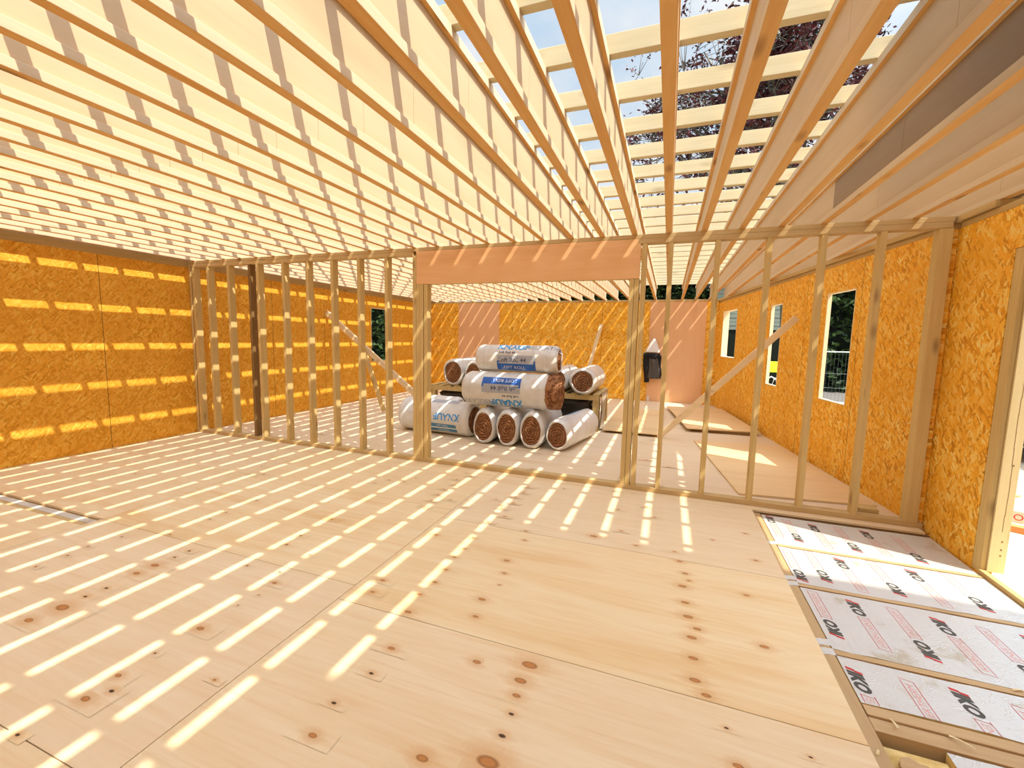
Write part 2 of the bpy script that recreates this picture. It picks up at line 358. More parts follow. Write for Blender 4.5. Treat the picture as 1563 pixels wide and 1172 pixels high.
# ------------------------------------------------------------------ the setting
def knots_data():
    K = [(.15,2.98,1),(.18,2.83,1),(.2,2.75,.7),(.16,2.67,1.3),(.17,2.5,1.2),(.18,2.37,1.4),(.22,2.28,1.1),(.19,2.2,1.3),(.19,2.05,1.2),(.19,1.91,1.3),
    (.23,1.84,1.1),(.51,2.71,.9),(.52,2.26,1.2),(.64,3.19,.9),(.64,3.63,.8),(-.93,2.55,1.1),(-.89,2.4,.8),(-.87,2.27,.5),(-.91,2.1,1.2),(-.88,1.95,.9),
    (-.74,1.66,1.1),(-.51,1.73,2.),(-.52,1.63,1.5),(-.51,1.55,1.),(-.5,1.46,-.8),(-.5,1.36,-1.),(-.51,1.25,2.3),(-.73,1.18,1.3),(.29,1.7,-.6),(.56,1.68,-.5),
    (.31,1.55,1.),(-.45,3.13,1.4),(-.14,3.1,.8),(-.95,3.02,.7),(-.91,2.87,.8),(-1.55,2.7,.9),(-1.27,2.76,.9),(-1.26,2.59,.8),(-1.27,2.46,.8),(-1.25,2.3,.9),
    (-1.24,2.15,.9),(-1.26,2.01,.9),(-1.23,1.85,1.1),(.12,3.11,.6),(.39,3.41,.6),(-2.94,1.21,2.2),(-2.96,1.09,1.4),(-2.95,1.31,-.9),(-2.94,1.4,-.9),
    (-2.96,1.66,1.6),(-2.96,1.56,1.3),(-2.11,1.36,1.2),(-2.11,.91,1.2),(-2.13,1.03,.9),(-2.06,.97,-.9),(-1.18,1.25,-.8),(-1.14,1.43,-.8),(-1.15,1.11,1.),
    (-1.15,1.59,1.),(-1.54,2.05,.9),(-1.52,1.93,.8),(-2.14,.73,-.7),(-2.13,1.17,-.5),(-2.11,1.79,.9),(-2.11,1.56,-.4),(-2.18,1.89,-.6),(-2.43,1.87,-.6),
    (-2.09,1.67,-.4),(-1.73,1.16,.5),(-3.63,1.65,-.6),(-3.59,1.82,-.6),(-2.95,1.86,-.8),(-2.95,1.77,-.8),(-3.32,1.97,-.6),(-3.32,2.26,-.6),(-3.33,2.4,-.6),
    (-3.33,2.68,-.6),(-2.43,2.17,-.8),(-2.45,2.31,-.8),(-2.17,2.12,-.6),(-3.6,1.38,-.6),(-3.6,1.53,-.6),(-5.08,2.73,-.7),(-2.45,2.62,.8)]
    rr = random.Random(3)
    for i in range(22):   # beyond the counted ones, near the partition and in the rear room
        K.append((rr.uniform(-5.8, .5), rr.uniform(3.2, 4.2), rr.choice((.6,.7,.8,-.5))))
    for i in range(26): K.append((rr.uniform(-5.8, .2), rr.uniform(4.5, 6.7), rr.choice((.6,.8,.9,-.5))))
    for i in range(14): K.append((-1.24+rr.uniform(-.05,.05)-(i%2)*.7, 3.05+i*.075, .7))
    return K
def build_floor():
    mb = MB(); tints = []
    g = 0.002
    R = []
    for y0, y1 in ((-1.7,-.63),(-.63,.59),(.59,1.81),(1.81,3.0),(3.0,4.2)): R.append((-1.66, .78, y0, y1))
    for y0, y1 in ((-1.7,-.49),(-.49,.73),(.73,1.95),(1.95,3.17),(3.17,4.39)): R.append((-4.08, -1.66, y0, y1))
    for y0, y1 in ((-1.7,-.61),(-.61,.61),(.61,1.83),(1.957,3.18),(3.18,4.39)): R.append((XL, -4.08, y0, y1))
    R.append((-1.66, 2.0, 4.2, 4.39))
    for y0, y1 in ((4.39,5.23),(5.23,6.45),(6.45,7.67),(7.67,8.89),(8.89,10.11),(10.11,YB)):
        for x0, x1 in ((XL,-5.3),(-5.3,-2.86),(-2.86,-.42),(-.42,2.02)): R.append((x0, x1, y0, y1))
    # four narrow strips of thickness; every sheet a slab with a tiny joint round it
    for x0, x1, y0, y1 in R:
        k = len(mb.f); mb.box(x0+g, x1-g, y0+g, y1-g, -0.018, 0.0); tints += [(random.random(), random.random()*.6 if y0 < 4.3 else .75+.25*random.random(), random.random())]*6
    k = len(mb.f); mb.box(XL-.1, .78, -1.75, 4.2, -.12, -.045, 1); tints += [(0,0,0)]*6
    mb.box(XL-.1, 2.1, 4.2, YB+.1, -.10, -.024, 1); tints += [(0,0,0)]*6
    mb.box(.80, 2.3, -1.75, 4.2, -.34, -.30, 1); tints += [(0,0,0)]*6
    # the open slot at the left: timber below with a strip of foil tape
    mb.box(XL, -4.06, 1.81, 1.975, -.044, -.025, 2); tints += [(0,0,0)]*6
    mb.box(XL, -4.09, 1.895, 1.948, -.025, -.022, 3); tints += [(0,0,0)]*6
    # the veneer knots, thin inlays in the sheets
    kn = []
    for (x, y, s) in knots_data():
        d = 1 if s < 0 else 0; a = abs(s); r = .062*a if not d else .05*a; zz = .0003+.00003*len(kn)
        x_0, x_1, y_0, y_1 = x-r*1.6, x+r*1.6, y-r*.62, y+r*.62
        for (a0, a1, b0, b1) in R:
            if a0 < x < a1 and b0 < y < b1: x_0 = max(x_0, a0+.003); x_1 = min(x_1, a1-.003); y_0 = max(y_0, b0+.003); y_1 = min(y_1, b1-.003)
        k = len(mb.f); mb.poly([(x_0, y_0, zz), (x_1, y_0, zz), (x_1, y_1, zz), (x_0, y_1, zz)], 4) if 1 else mb.poly([(x-r*1.6, y-r*.62, zz), (x+r*1.6, y-r*.62, zz), (x+r*1.6, y+r*.62, zz), (x-r*1.6, y+r*.62, zz)], 4)
        best = (0,0,0)
        for i, (x0, x1, y0, y1) in enumerate(R):
            if x0 < x < x1 and y0 < y < y1: best = tints[i*6]
        tints.append(best); kn.append((k, d, [((qx-x)/(r*1.6)*1.15, (qy-y)/r) for qx, qy in ((x_0, y_0), (x_1, y_0), (x_1, y_1), (x_0, y_1))]))
    o = mb.build('floor', [M['deck'], M['darktimber'], M['plate'], M['foil'], M['deck_knot']])
    me = o.data
    ca = me.color_attributes.new('tint', 'FLOAT_COLOR', 'CORNER')
    dd = me.attributes.new('dead', 'FLOAT', 'FACE')
    uv = me.uv_layers.new(name='knot')
    for p in me.polygons:
        for li in p.loop_indices: ca.data[li].color = (*tints[p.index], 1)
    for k, d, uvs in kn:
        dd.data[k].value = float(d); p = me.polygons[k]
        for li, c in zip(p.loop_indices, uvs): uv.data[li].uv = c
    structure(o, 'plywood floor decking laid in staggered sheets with brown knots')
M['darktimber'] = timber('dark_floor_timber', (0.34, 0.21, 0.10), (0.22, 0.13, 0.06), 0, 0)
build_floor()

def wall(name, a, b, thick, z0, z1, mats, openings=(), label=None, lining=None):
    """wall from a to b (inner face on that line, body to the right of a->b), openings (u0,u1,z0,z1)"""
    ax, ay = a; bx, by = b; L = math.hypot(bx-ax, by-ay); ux, uy = (bx-ax)/L, (by-ay)/L; nx, ny = uy, -ux
    us = sorted({0, L, *[o[0] for o in openings], *[o[1] for o in openings]}); zs = sorted({z0, z1, *[o[2] for o in openings], *[o[3] for o in openings]})
    Mx = Matrix(((ux, nx, 0, ax), (uy, ny, 0, ay), (0, 0, 1, 0), (0, 0, 0, 1)))
    mb = MB()
    for i in range(len(us)-1):
        for j in range(len(zs)-1):
            um, zm = (us[i]+us[i+1])/2, (zs[j]+zs[j+1])/2
            if any(o[0] < um < o[1] and o[2] < zm < o[3] for o in openings): continue
            mb.box(us[i], us[i+1], 0, thick, zs[j], zs[j+1], 0, Mx)
    o = mb.build(name, mats); bm = bmesh.new(); bm.from_mesh(o.data); bmesh.ops.remove_doubles(bm, verts=bm.verts, dist=1e-5); bm.normal_update(); bm.to_mesh(o.data); bm.free()
    structure(o, label); return Mx
T = 0.16
WT = 2.366
# left wall: direction chosen so that the body lies outside
wall('wall_left', (XL, -1.75), (XL, YB), -.05, -.1, WT, M['osb_left'], [(8.30+1.75, 9.05+1.75, .86, 2.10)], 'orange oriented-strand board wall on the left with one window opening')
wall('wall_back', (XL-T, YB), (1.06, YB), -T, -.1, 2.405, M['osb_back'], (), 'oriented-strand board wall closing the rear room')
pr0 = (xr(4.34), 4.34); pr1 = (xr(YB), YB); LR = math.hypot(pr1[0]-pr0[0], pr1[1]-pr0[1]); kk = LR/(YB-4.34)
ops = [((y0-4.34)*kk, (y1-4.34)*kk, z0, z1) for y0, y1, z0, z1 in ((5.555, 6.14, .815, 2.07), (7.43, 7.87, .82, 2.07), (9.62, 10.62, 1.155, 2.15))]
MXR = wall('wall_right_rear', pr0, pr1, .035, -.1, WT, M['osb_slant'], ops, 'slanting oriented-strand board wall of the rear room with three window openings')
wall('wall_right', (2.03, -1.75), (2.03, 4.34), T*.7, -.30, WT, M['osb_right'], [(2.0+1.75, 3.712+1.75, -.31, 2.10)], 'oriented-strand board wall at the right edge beside the door opening')
wall('wall_front', (-6.6, -1.75), (2.2, -1.75), T, -.3, WT, M['osb_back'], (), 'wall behind the camera')
# plates on top of the walls
def trim(n, mat, boxes, label):
    mb = MB()
    for bx in boxes:
        if isinstance(bx, tuple) and len(bx) == 2: mb.box(*bx[0], 0, bx[1])
        else: mb.box(*bx)
    return structure(mb.build('trim_%d' % n, mat, bevel=.002), label)
trim(1, M['plate_y'], [(XL-T, XL+.004, -1.75, YB, WT, 2.411), (XL-T, XL+.001, -1.75, YB, 2.411, Z0)], 'timber plates on top of the left wall')
trim(2, M['plate'], [(XL, 1.2, YB-.004, YB+T, 2.405, Z0)], 'timber plate on top of the back wall')
mb = MB()
mb.box(0, LR, -.004, T, WT, 2.408, 0, MXR); mb.box(0, LR, -.03, T, 2.410, Z0, 0, MXR)
structure(mb.build('trim_3', M['plate_y'], bevel=.002), 'timber plates on top of the slanting right wall')
mb = MB(); mb.box(0, LR+.1, .125, .145, Z0, ZB-.001, 0, MXR); structure(mb.build('trim_6', M['web'], bevel=0), 'rim board closing the joist ends above the slanting wall')
mb = MB(); mb.box(2.118, 2.138, -1.75, 4.38, Z0+.001, ZB-.001); structure(mb.build('trim_7', M['web']), 'rim board above the near right wall')
trim(8, M['web'], [(XL-.03, XL-.008, -1.75, YB, Z0+.0005, ZB-.001)], 'pale rim board above the left wall')
trim(4, M['plate_y'], [(2.026, 2.14, -1.75, 4.30, WT, 2.408), (1.985, 2.14, -1.75, 3.3, 2.412, Z0), (2.0, 2.14, 3.9, 4.39, 2.412, Z0)], 'timber plates on top of the near right wall')
# windows: openings with board linings, no glass fitted yet
def window(n, Mx, u0, u1, z0, z1, t, label):
    mb = MB(); e = .012; s = 1 if t > 0 else -1
    t0, t1 = (-.002, t) if t > 0 else (t, .002)
    mb.box(u0, u0+e, t0, t1, z0, z1, 0, Mx); mb.box(u1-e, u1, t0, t1, z0, z1, 0, Mx)
    mb.box(u0, u1, t0, t1, z0, z0+e, 0, Mx); mb.box(u0, u1, t0, t1, z1-e, z1, 0, Mx)
    return structure(mb.build('window_%d' % n, M['lining']), label)
for i, (u0, u1, z0, z1) in enumerate(ops):
    window(i+1, MXR, u0, u1, z0, z1, (.04, .045, .12)[i], ['tall unglazed window opening nearest the partition, fence seen through it', 'narrow unglazed window opening in the middle of the slanting wall', 'short unglazed window opening next to the rear corner'][i])
window(4, Matrix.Translation((XL, 0, 0)) @ Matrix(((0, 1, 0, 0), (1, 0, 0, 0), (0, 0, 1, 0), (0, 0, 0, 1))), 8.30, 9.05, .86, 2.10, -.055, 'dark unglazed window opening in the left wall')
# doorway in the near right wall
mb = MB()
mb.box(2.032, 2.0585, 3.628, 3.709, -.02, 2.098); mb.box(2.0595, 2.14, 3.664, 3.709, 0.0, 2.098)
mb.box(2.042, 2.14, 2.0, 3.62, 2.055, 2.098)
d1 = structure(mb.build('door_1', M['stud'], bevel=.002), 'door opening frame of studs in the near right wall')
mb = MB(); mb.box(2.0605, 2.146, 3.615, 3.661, .002, 2.05)
for z in (.115, .155, .21, .72):      # splits and drill marks in the sunlit post
    mb.box(2.115-.004, 2.115+.004, 3.6138, 3.615, z, z+.011, 1)
for i in range(14): mb.box(2.108+.004*math.sin(i*.8)-.0012, 2.108+.004*math.sin(i*.8)+.0012, 3.614, 3.615, .28+i*.11, .395+i*.11, 1)
p = recenter(mb.build('door_post', [M['post'], M['darktimber']], bevel=.003)); tag(p, 'pale sunlit timber post with a long split standing in the doorway', 'post')
mb = MB(); mb.box(2.022, 2.058, 2.0, 3.626, -.03, .006); s = structure(mb.build('trim_5', M['plate_y'], bevel=.002), 'timber sill strip across the doorway')
mb = MB(); mb.box(2.067, 2.75, 1.6, 3.60, -.05, -.02); o = recenter(mb.build('plywood_ramp', M['post'])); tag(o, 'pale plywood board lying outside the doorway sill', 'board')
# ground
mb = MB(); N = 40
mb.grid(lambda u, v: (-40+80*u, -20+70*v, -.45+.02*math.sin(u*71)*math.cos(v*63)), N, N)
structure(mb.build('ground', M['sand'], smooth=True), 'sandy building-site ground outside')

# ------------------------------------------------------------------ roof: I-joists and cross timbers
def joist_mesh(y0, y1, dark_from=None):
    pass
protos = {}
def joist(i, xc, y0, y1, label, dark=None):
    r = empty('roof_joist', (xc, y0, Z0)); tag(r, label, 'joist', 'I-joists spanning the roof from front to back')
    L = y1-y0
    key = (round(L, 2), dark)
    if key not in protos:
        a = MB(); a.box(-.0265, .0265, 0, L, 0, .042)
        for q in (3, 5): a.m[q] = 1
        b = MB(); b.box(-.0265, .0265, 0, L, ZB-Z0-.042, ZB-Z0-.0005); b.m[3] = b.m[5] = 1
        w = MB()
        joints = [0, L] if not dark else [0, dark-y0, L]
        x = (1.1*i) % 2.4
        cuts = sorted(set([0, L] + [x+2.4*k for k in range(6) if .2 < x+2.4*k < L-.2] + ([dark-y0] if dark else [])))
        for c0, c1 in zip(cuts, cuts[1:]):
            w.box(-.005, .005, c0+.0012, c1-.0012, .036, ZB-Z0-.036, 1 if (dark and c1 <= dark-y0+.01) else 0)
        protos[key] = [x_.build(n, m, r, bevel=bv) for x_, n, m, bv in ((a, 'bottom_flange', [M['flange'], M['flange_side']], .002), (b, 'top_flange', [M['flange'], M['flange_side']], 0), (w, 'web', [M['web'], M['web_dark']], 0))]
    else:
        for p in protos[key]:
            c = p.copy(); c.parent = r; COL.objects.link(c)
    return r
jx = {}
k = 0
for i in range(-1, 28):
    x = jx.get(i, -6.028+.3*i) - .0265
    y1 = YB+T
    if x > 1.04: y1 = 6.46 + (x-1.698)/((1.067-1.698)/(10.9-6.46)) + 1.0
    y1 = 5.5 if i == 27 else min(y1, YB+T)
    lab = 'roof I-joist with orange lower flange, %s counted from the left wall' % ORD[k]
    if i == 24: lab = 'roof I-joist with a dark brown length of web, %s from the left wall' % ORD[k]
    joist(i, x, -1.75, y1, lab, 4.1 if i == 24 else None); k += 1
ys = [2.13 + .3945*n for n in range(-9, 6)] + [4.497 + .387*m for m in range(17)]
nb = sum(1 for y in ys if y < YP); 
for y in ys:
    x1 = 2.14 if y < 4.3 else xr(y)+T
    mb = MB(); mb.box(-6.62, x1, 0, .045, 0, .088)
    o = mb.build('roof_cross_timber', M['cross'], bevel=.002); o.location = (0, y, ZB)
    n = round((y-YP)/.3945-.5)
    if y < YP:
        m = nb - 1 - ys.index(y); lab = 'pale cross timber on top of the joists, %s in front of the partition' % ORD[m]
    else: m = ys.index(y)-nb; lab = 'pale cross timber on top of the joists, %s behind the partition' % ORD[m]
    tag(o, lab, 'timber', 'pale cross timbers lying on the roof joists')

# ------------------------------------------------------------------ partition frame
P = empty('partition_frame', (0, YP, 0)); tag(P, 'open timber stud partition with a wide doorway in its middle', 'partition')
Y1 = YP+.09
def part(name, boxes, mat, parent=P, bevel=.0015, label=None, off=(0, YP, 0)):
    mb = MB()
    for b in boxes: mb.box(b[0]-off[0], b[1]-off[0], b[2]-off[1], b[3]-off[1], b[4]-off[2], b[5]-off[2])
    o = mb.build(name, mat, parent, bevel=bevel)
    if label: o['label'] = label
    return o
part('top_plate', [(-6.47, 1.985, YP, Y1, 2.418, Z0)], M['plate'])
part('top_plate', [(-6.47, -2.765, YP+.001, Y1, 2.372, 2.4165)], M['plate'])
part('top_plate', [(-.318, 1.975, YP-.001, Y1, 2.372, 2.4165)], M['plate'])
part('bottom_plate', [(-6.47, .78, YP, Y1, .001, .045)], M['plate'])
part('bottom_plate', [(.78, 2.02, YP, Y1, .001, .045)], M['plate'])
part('rim_timber', [(.79, 2.025, YP-.012, YP+.033, -.10, -.002)], M['plate'])
for x, w in ((-6.466, .045), (-6.40, .045)): part('stud', [(x, x+w, YP+.002, Y1, .045, 2.372)], M['stud'])
for x in (-6.108, -5.715, -5.174, -4.732, -4.336, -3.944, -3.546, -3.154, -.047, .346, .747, 1.14, 1.536):
    part('stud', [(x, x+.042, YP+.002, Y1, .045, 2.372)], M['stud'])
part('stud', [(-5.325, -5.283, YP+.006, Y1, .045, 2.372)], M['stud_dark'], label='dark brown stud')
part('stud', [(1.90, 1.985, YP+.004, Y1, .045, 2.372)], M['stud'])
for a, b, z in ((-2.773, -2.728, 2.372), (-2.726, -2.682, 2.05), (-2.680, -2.636, 2.05), (-2.628, -2.583, 2.05), (-.383, -.340, 2.05), (-.337, -.292, 2.05), (-.281, -.236, 2.372)):
    part('door_post', [(a, b, YP+.002, Y1, .045 if a > -2.6 or z < 2.2 else .045, z)], M['stud'])
part('header', [(-2.724, -.293, YP+.0, YP+.018, 2.053, 2.416)], M['header'], label='reddish plywood faced header beam')
part('header_core', [(-2.72, -.297, YP+.0185, Y1, 2.053, 2.414)], M['stud'])

# ------------------------------------------------------------------ sheets on the back wall
mb = MB(); mb.box(-.455, .79, YB-.012, YB-.001, 0.003, 2.40); o = recenter(mb.build('plywood_sheet', M['pink'])); tag(o, 'tall reddish plywood sheet fixed to the back wall behind the jacket', 'plywood sheet')
mb = MB(); mb.box(-5.60, -4.37, YB-.012, YB-.001, 0.003, 2.40); o = recenter(mb.build('plywood_sheet', M['pink'])); tag(o, 'reddish plywood sheet on the back wall near its left corner, above the rolls', 'plywood sheet')
mb = MB(); mb.box(-.425, -.385, YB-.05, YB-.013, .001, .12); o = recenter(mb.build('timber_offcut', M['white'])); tag(o, 'small white block on the floor below the jacket', 'block')

# ------------------------------------------------------------------ loose plywood sheets
def sheet(x, y, rz, w, l, z, t, label, tilt=0.0):
    mb = MB(); mb.box(0, w, 0, l, 0, t); o = mb.build('plywood_sheet', M['loose'], bevel=.002)
    o.location = (x, y, z); o.rotation_euler = (math.radians(tilt), 0, math.radians(rz)); tag(o, label, 'plywood sheet', 'loose plywood sheets in the rear room'); return o
sheet(.72, 4.56, 7.2, 1.16, 2.28, .002, .018, 'loose plywood sheet lying on the floor under the windows, nearest the partition')
sheet(.36, 7.50, 7.6, 1.10, 2.40, .05, .018, 'raised loose plywood sheet beside the slanting wall, further back')
sheet(-.92, 6.85, -.5, .86, 2.40, .036, .018, 'raised plywood sheet in the middle of the rear floor with a dark gap under it')
for k_, x in enumerate((-.88, -.5, -.14)):
    mb = MB(); mb.box(x, x+.05, 6.95, 8.9, .001, .0345); o = recenter(mb.build('support_batten', M['stud_dark'])); tag(o, 'dark batten under the raised middle plywood sheet, %s from the left' % ORD[k_], 'batten')
for k_, y in enumerate((7.6, 9.7)):
    mb = MB(); mb.box(.42, 1.30 if k_ == 0 else 1.1, y, y+.05, .001, .0485); o = recenter(mb.build('support_batten', M['stud_dark'])); tag(o, ['front', 'rear'][k_]+' batten under the raised plywood sheet by the slanting wall', 'batten')
mb = MB(); mb.box(1.60, 1.77, 4.40, 4.50, .001, .075); mb.v = [(x, y+.02*(x-1.6), z) for x, y, z in mb.v]
o = recenter(mb.build('timber_offcut', M['stud'], bevel=.003)); tag(o, 'short thick timber offcut on the floor behind the partition plate at the right', 'timber offcut')

# ------------------------------------------------------------------ braces
def brace(a, b, h, w, mat, label, up=(0, 0, 1)):
    a = Vector(a); b = Vector(b); mb = MB(); mb.beam(a-a, b-a, w, h, up); o = mb.build('diagonal_brace', mat, bevel=.002); o.location = a
    tag(o, label, 'brace', 'diagonal timber braces'); return o
M['brace'] = timber('brace_timber', (0.86, 0.70, 0.46), (0.72, 0.54, 0.30), 0, 0.3)
brace((-.04, 6.84, .045), (1.585, 6.72, 1.82), .045, .085, M['brace'], 'diagonal timber brace running down from the slanting right wall to the floor', (0, 1, 0))
brace((-6.45, 6.9, 1.90), (-3.93, 6.9, .04), .05, .10, M['brace'], 'long diagonal timber brace from the left wall down to the floor', (0, 1, 0))
brace((-5.50, 6.83, 1.18), (-5.06, 6.83, .03), .03, .09, M['stud'], 'short steep timber strut under the long brace at the left wall', (0, 1, 0))
mb = MB(); mb.beam((0, 0, .01), (.38, .55, 1.86), .085, .02, (0, 1, 0)); o = mb.build('leaning_board', M['brace']); o.location = (-1.98, YB-.62, .0)
tag(o, 'narrow pale board leaning against the back wall behind the rolls', 'board')

# ------------------------------------------------------------------ insulation boards and timbers in the open floor bay
def insulation(x0, x1, y0, y1, zt, t, prints, label):
    cx, cy = (x0+x1)/2, (y0+y1)/2
    r = empty('insulation_board', (cx, cy, zt-t)); tag(r, label, 'insulation board', 'foil-faced insulation boards in the open floor bay')
    mb = MB(); rg = random.Random(int(y0*100))
    # body with slightly ragged long edges
    n = 14; top = []; pts = [(x0+(x1-x0)*i/n, y0+rg.uniform(0, .008)) for i in range(n+1)] + [(x1-(x1-x0)*i/n, y1-rg.uniform(0, .008)) for i in range(n+1)]
    mb.prism([(x-cx, y-cy) for x, y in pts], 0, t-.001); mb.build('foam_core', M['foam'], r)
    fb = MB(); fb.prism([(x-cx, y-cy) for x, y in pts], t-.001, t)
    z = t+.0006
    def mark(x, ya, yb, flip, cut=None):
        """one printed line: red-dotted black letters then an outlined box, reading towards -y (or +y if flipped)"""
        W = .052
        def fn(u, v):     # u along the line 0..1 m, v across
            uu = u*(-1 if not flip else 1); vv = v*(1 if not flip else -1)
            return (x+vv-cx+ (-W/2 if not flip else W/2), (ya if not flip else yb)+uu-cy, z)
        def quad(u0, u1, v0, v1, mi, sh=0):
            P = [fn(u0+sh*v0, v0), fn(u1+sh*v0, v0), fn(u1+sh*v1, v1), fn(u0+sh*v1, v1)]
            lim = (y0-cy+.004, y1-cy-.004)
            P = [(a, min(max(b, lim[0]), lim[1]), c) for a, b, c in P]
            if abs(P[0][1]-P[1][1])+abs(P[1][1]-P[2][1]) > .0015: fb.poly(P, mi)
        quad(.0, .016, -.002, .03, 2, .35); quad(.006, .020, .026, W+.004, 2, .35)
        vs, fs = glyphs('IKO', .078, .30, .06)
        w0 = min(v_[0] for v_ in vs); w1 = max(v_[0] for v_ in vs)
        def g2(a, b): return fn(.022+(a-w0)/(w1-w0)*.135, b/.056*W)
        ok = [g2(a, b) for a, b, c in vs]
        if all(y0-cy < q[1] < y1-cy for q in ok): add_glyphs(fb, 'IKO', g2, 1, .078, .30, .06)
        e = .0028; b0, b1 = .168, .168+.27
        quad(b0, b1, 0, e, 2); quad(b0, b1, W-e, W, 2); quad(b0, b0+e, 0, W, 2, .25); quad(b1-e, b1, 0, W, 2, .25)
        vs, fs = glyphs('ENERTHERM', .04, .25, 0.0)
        w0 = min(v_[0] for v_ in vs); w1 = max(v_[0] for v_ in vs)
        def g3(a, b): return fn(b0+.02+(a-w0)/(w1-w0)*.23, .012+b)
        okf = [g3(a, b) for a, b, c in vs]; nn = len(fb.v)
        fb.v += [tuple((q[0], min(max(q[1], y0-cy+.004), y1-cy-.004), q[2])) for q in okf]
        for f in fs:
            if all(y0-cy+.004 < okf[i_][1] < y1-cy-.004 for i_ in f): fb.f.append(tuple(nn+i_ for i_ in f)); fb.m.append(3)
    for pr in prints: mark(*pr)
    fb.build('foil_facing', [M['foil'], M['ink'], M['red'], M['pinkink']], r)
    return r
ZI = -.022
insulation(.845, 2.015, 3.585, 4.17, ZI, .09, [(.90, 4.16, 3.73, False), (1.02, 4.13, 3.68, True), (1.20, 4.10, 3.6, False), (1.38, 4.15, 3.66, True), (1.56, 4.12, 3.6, False), (1.75, 4.1, 3.64, True)], 'foil-faced insulation board against the partition, crossed by the sun patch')
insulation(.845, 2.015, 3.022, 3.545, ZI, .09, [(.885, 3.50, 3.05, True), (1.03, 3.52, 3.10, True), (1.20, 3.50, 3.05, False), (1.40, 3.52, 3.09, True), (1.60, 3.50, 3.05, False), (1.80, 3.52, 3.09, True)], 'foil-faced insulation board, second from the partition, half in sunlight')
insulation(.845, 2.015, 2.402, 2.98, ZI, .09, [(.90, 2.94, 2.505, True), (1.09, 2.93, 2.5, False), (1.28, 2.92, 2.48, True), (1.47, 2.91, 2.5, False), (1.66, 2.92, 2.45, True), (1.84, 2.9, 2.45, False)], 'foil-faced insulation board, third from the partition, dirty foil')
insulation(.845, 2.015, 2.068, 2.357, ZI, .09, [(.885, 2.29, 1.9, False), (1.085, 2.35, 1.846, True), (1.27, 2.31, 1.9, False), (1.46, 2.33, 1.84, True), (1.65, 2.3, 1.9, False), (1.83, 2.33, 1.84, True)], 'narrow foil-faced insulation board nearest the camera')
def ftimber(x0, x1, y0, y1, z0, z1, mat, label, name='floor_joist'):
    mb = MB(); mb.box(x0, x1, y0, y1, z0, z1); o = recenter(mb.build(name, mat, bevel=.002)); tag(o, label, 'joist', 'floor joists in the open bay'); return o
M['fj'] = timber('floor_joist_timber', (0.60, 0.42, 0.23), (0.44, 0.28, 0.13), 0, 0.3)
M['fjy'] = timber('edge_joist_timber', (0.56, 0.39, 0.21), (0.42, 0.26, 0.12), 1, 0.3)
ftimber(.784, .838, -1.6, 4.19, -.24, -.019, M['fjy'], 'edge floor joist running beside the cut plywood deck')
ftimber(.845, 2.02, 3.549, 3.581, -.24, -.019, M['fj'], 'floor joist crossing the open bay inside the sun patch')
ftimber(.845, 2.02, 2.985, 3.018, -.24, -.019, M['fj'], 'floor joist between the second and third insulation boards')
ftimber(.845, 2.02, 2.362, 2.398, -.24, -.019, M['fj'], 'floor joist between the third and the narrow insulation boards')
ftimber(.845, 2.02, 2.008, 2.062, -.24, -.022, M['fj'], 'upper timber of the doubled joist at the end of the insulation')
ftimber(.845, 2.02, 1.938, 2.006, -.24, -.030, M['fj'], 'lower timber of the doubled joist at the end of the insulation')
# foil tape wrapped over the edge joist
for k_, y in enumerate((3.55, 3.04, 2.97, 2.41, 2.34)):
    mb = MB(); mb.grid(lambda u, v: (.779+.065*u, y+.05*v+.012*u, -.0178+.0012*math.sin(u*9+y*7)), 8, 2); mb.grid(lambda u, v: (.779+.065*u, y+.05*v+.012*u, -.0187+.0012*math.sin(u*9+y*7)), 8, 2)
    o = recenter(mb.build('foil_tape', M['foil'])); tag(o, 'piece of silver foil tape over the edge joist, %s from the partition' % ORD[k_], 'tape', 'foil tape pieces on the edge joist')
# broken foam, board offcut and foil board in the front hole
insulation(1.06, 2.015, 1.2, 1.932, -.034, .10, [(1.3, 1.92, 1.45, True), (1.6, 1.9, 1.4, False)], 'foil-faced insulation board below the doubled joist at the lower right corner')
mb = MB(); rg = random.Random(5)
def lump(u, v):
    x = .845+.21*u; y = 1.25+.655*v; e = min(u, 1-u, v, 1-v)
    return (x, y, -.062+min(e*6, 1)*(.026+.014*math.sin(11*u+5*v)+.010*math.sin(23*v-9*u)+rg.uniform(-.004, .004)))
mb.grid(lump, 26, 40); mb.box(.85, 1.05, 1.26, 1.90, -.19, -.063)
o = recenter(mb.build('foam_slab', M['foam'], smooth=True)); tag(o, 'broken yellow insulation foam in the hole at the lower right', 'foam')
mb = MB(); pts = [(.0, .012), (.03, -.02), (.07, -.025), (.10, .0), (.112, .035), (.10, .062), (.075, .058), (.05, .075), (.02, .06), (.008, .04)]
mb.prism(pts, 0, .018, 0, Matrix.Rotation(math.radians(6), 4, 'Y'))
M['osb_chip'] = osb('osb_offcut', 0, 1, ORG2, (.6, .6))
o = mb.build('board_offcut', M['fj'], bevel=.002); o.location = (.858, 1.765, -.034); tag(o, 'ragged brown board offcut lying on the broken foam', 'board offcut')
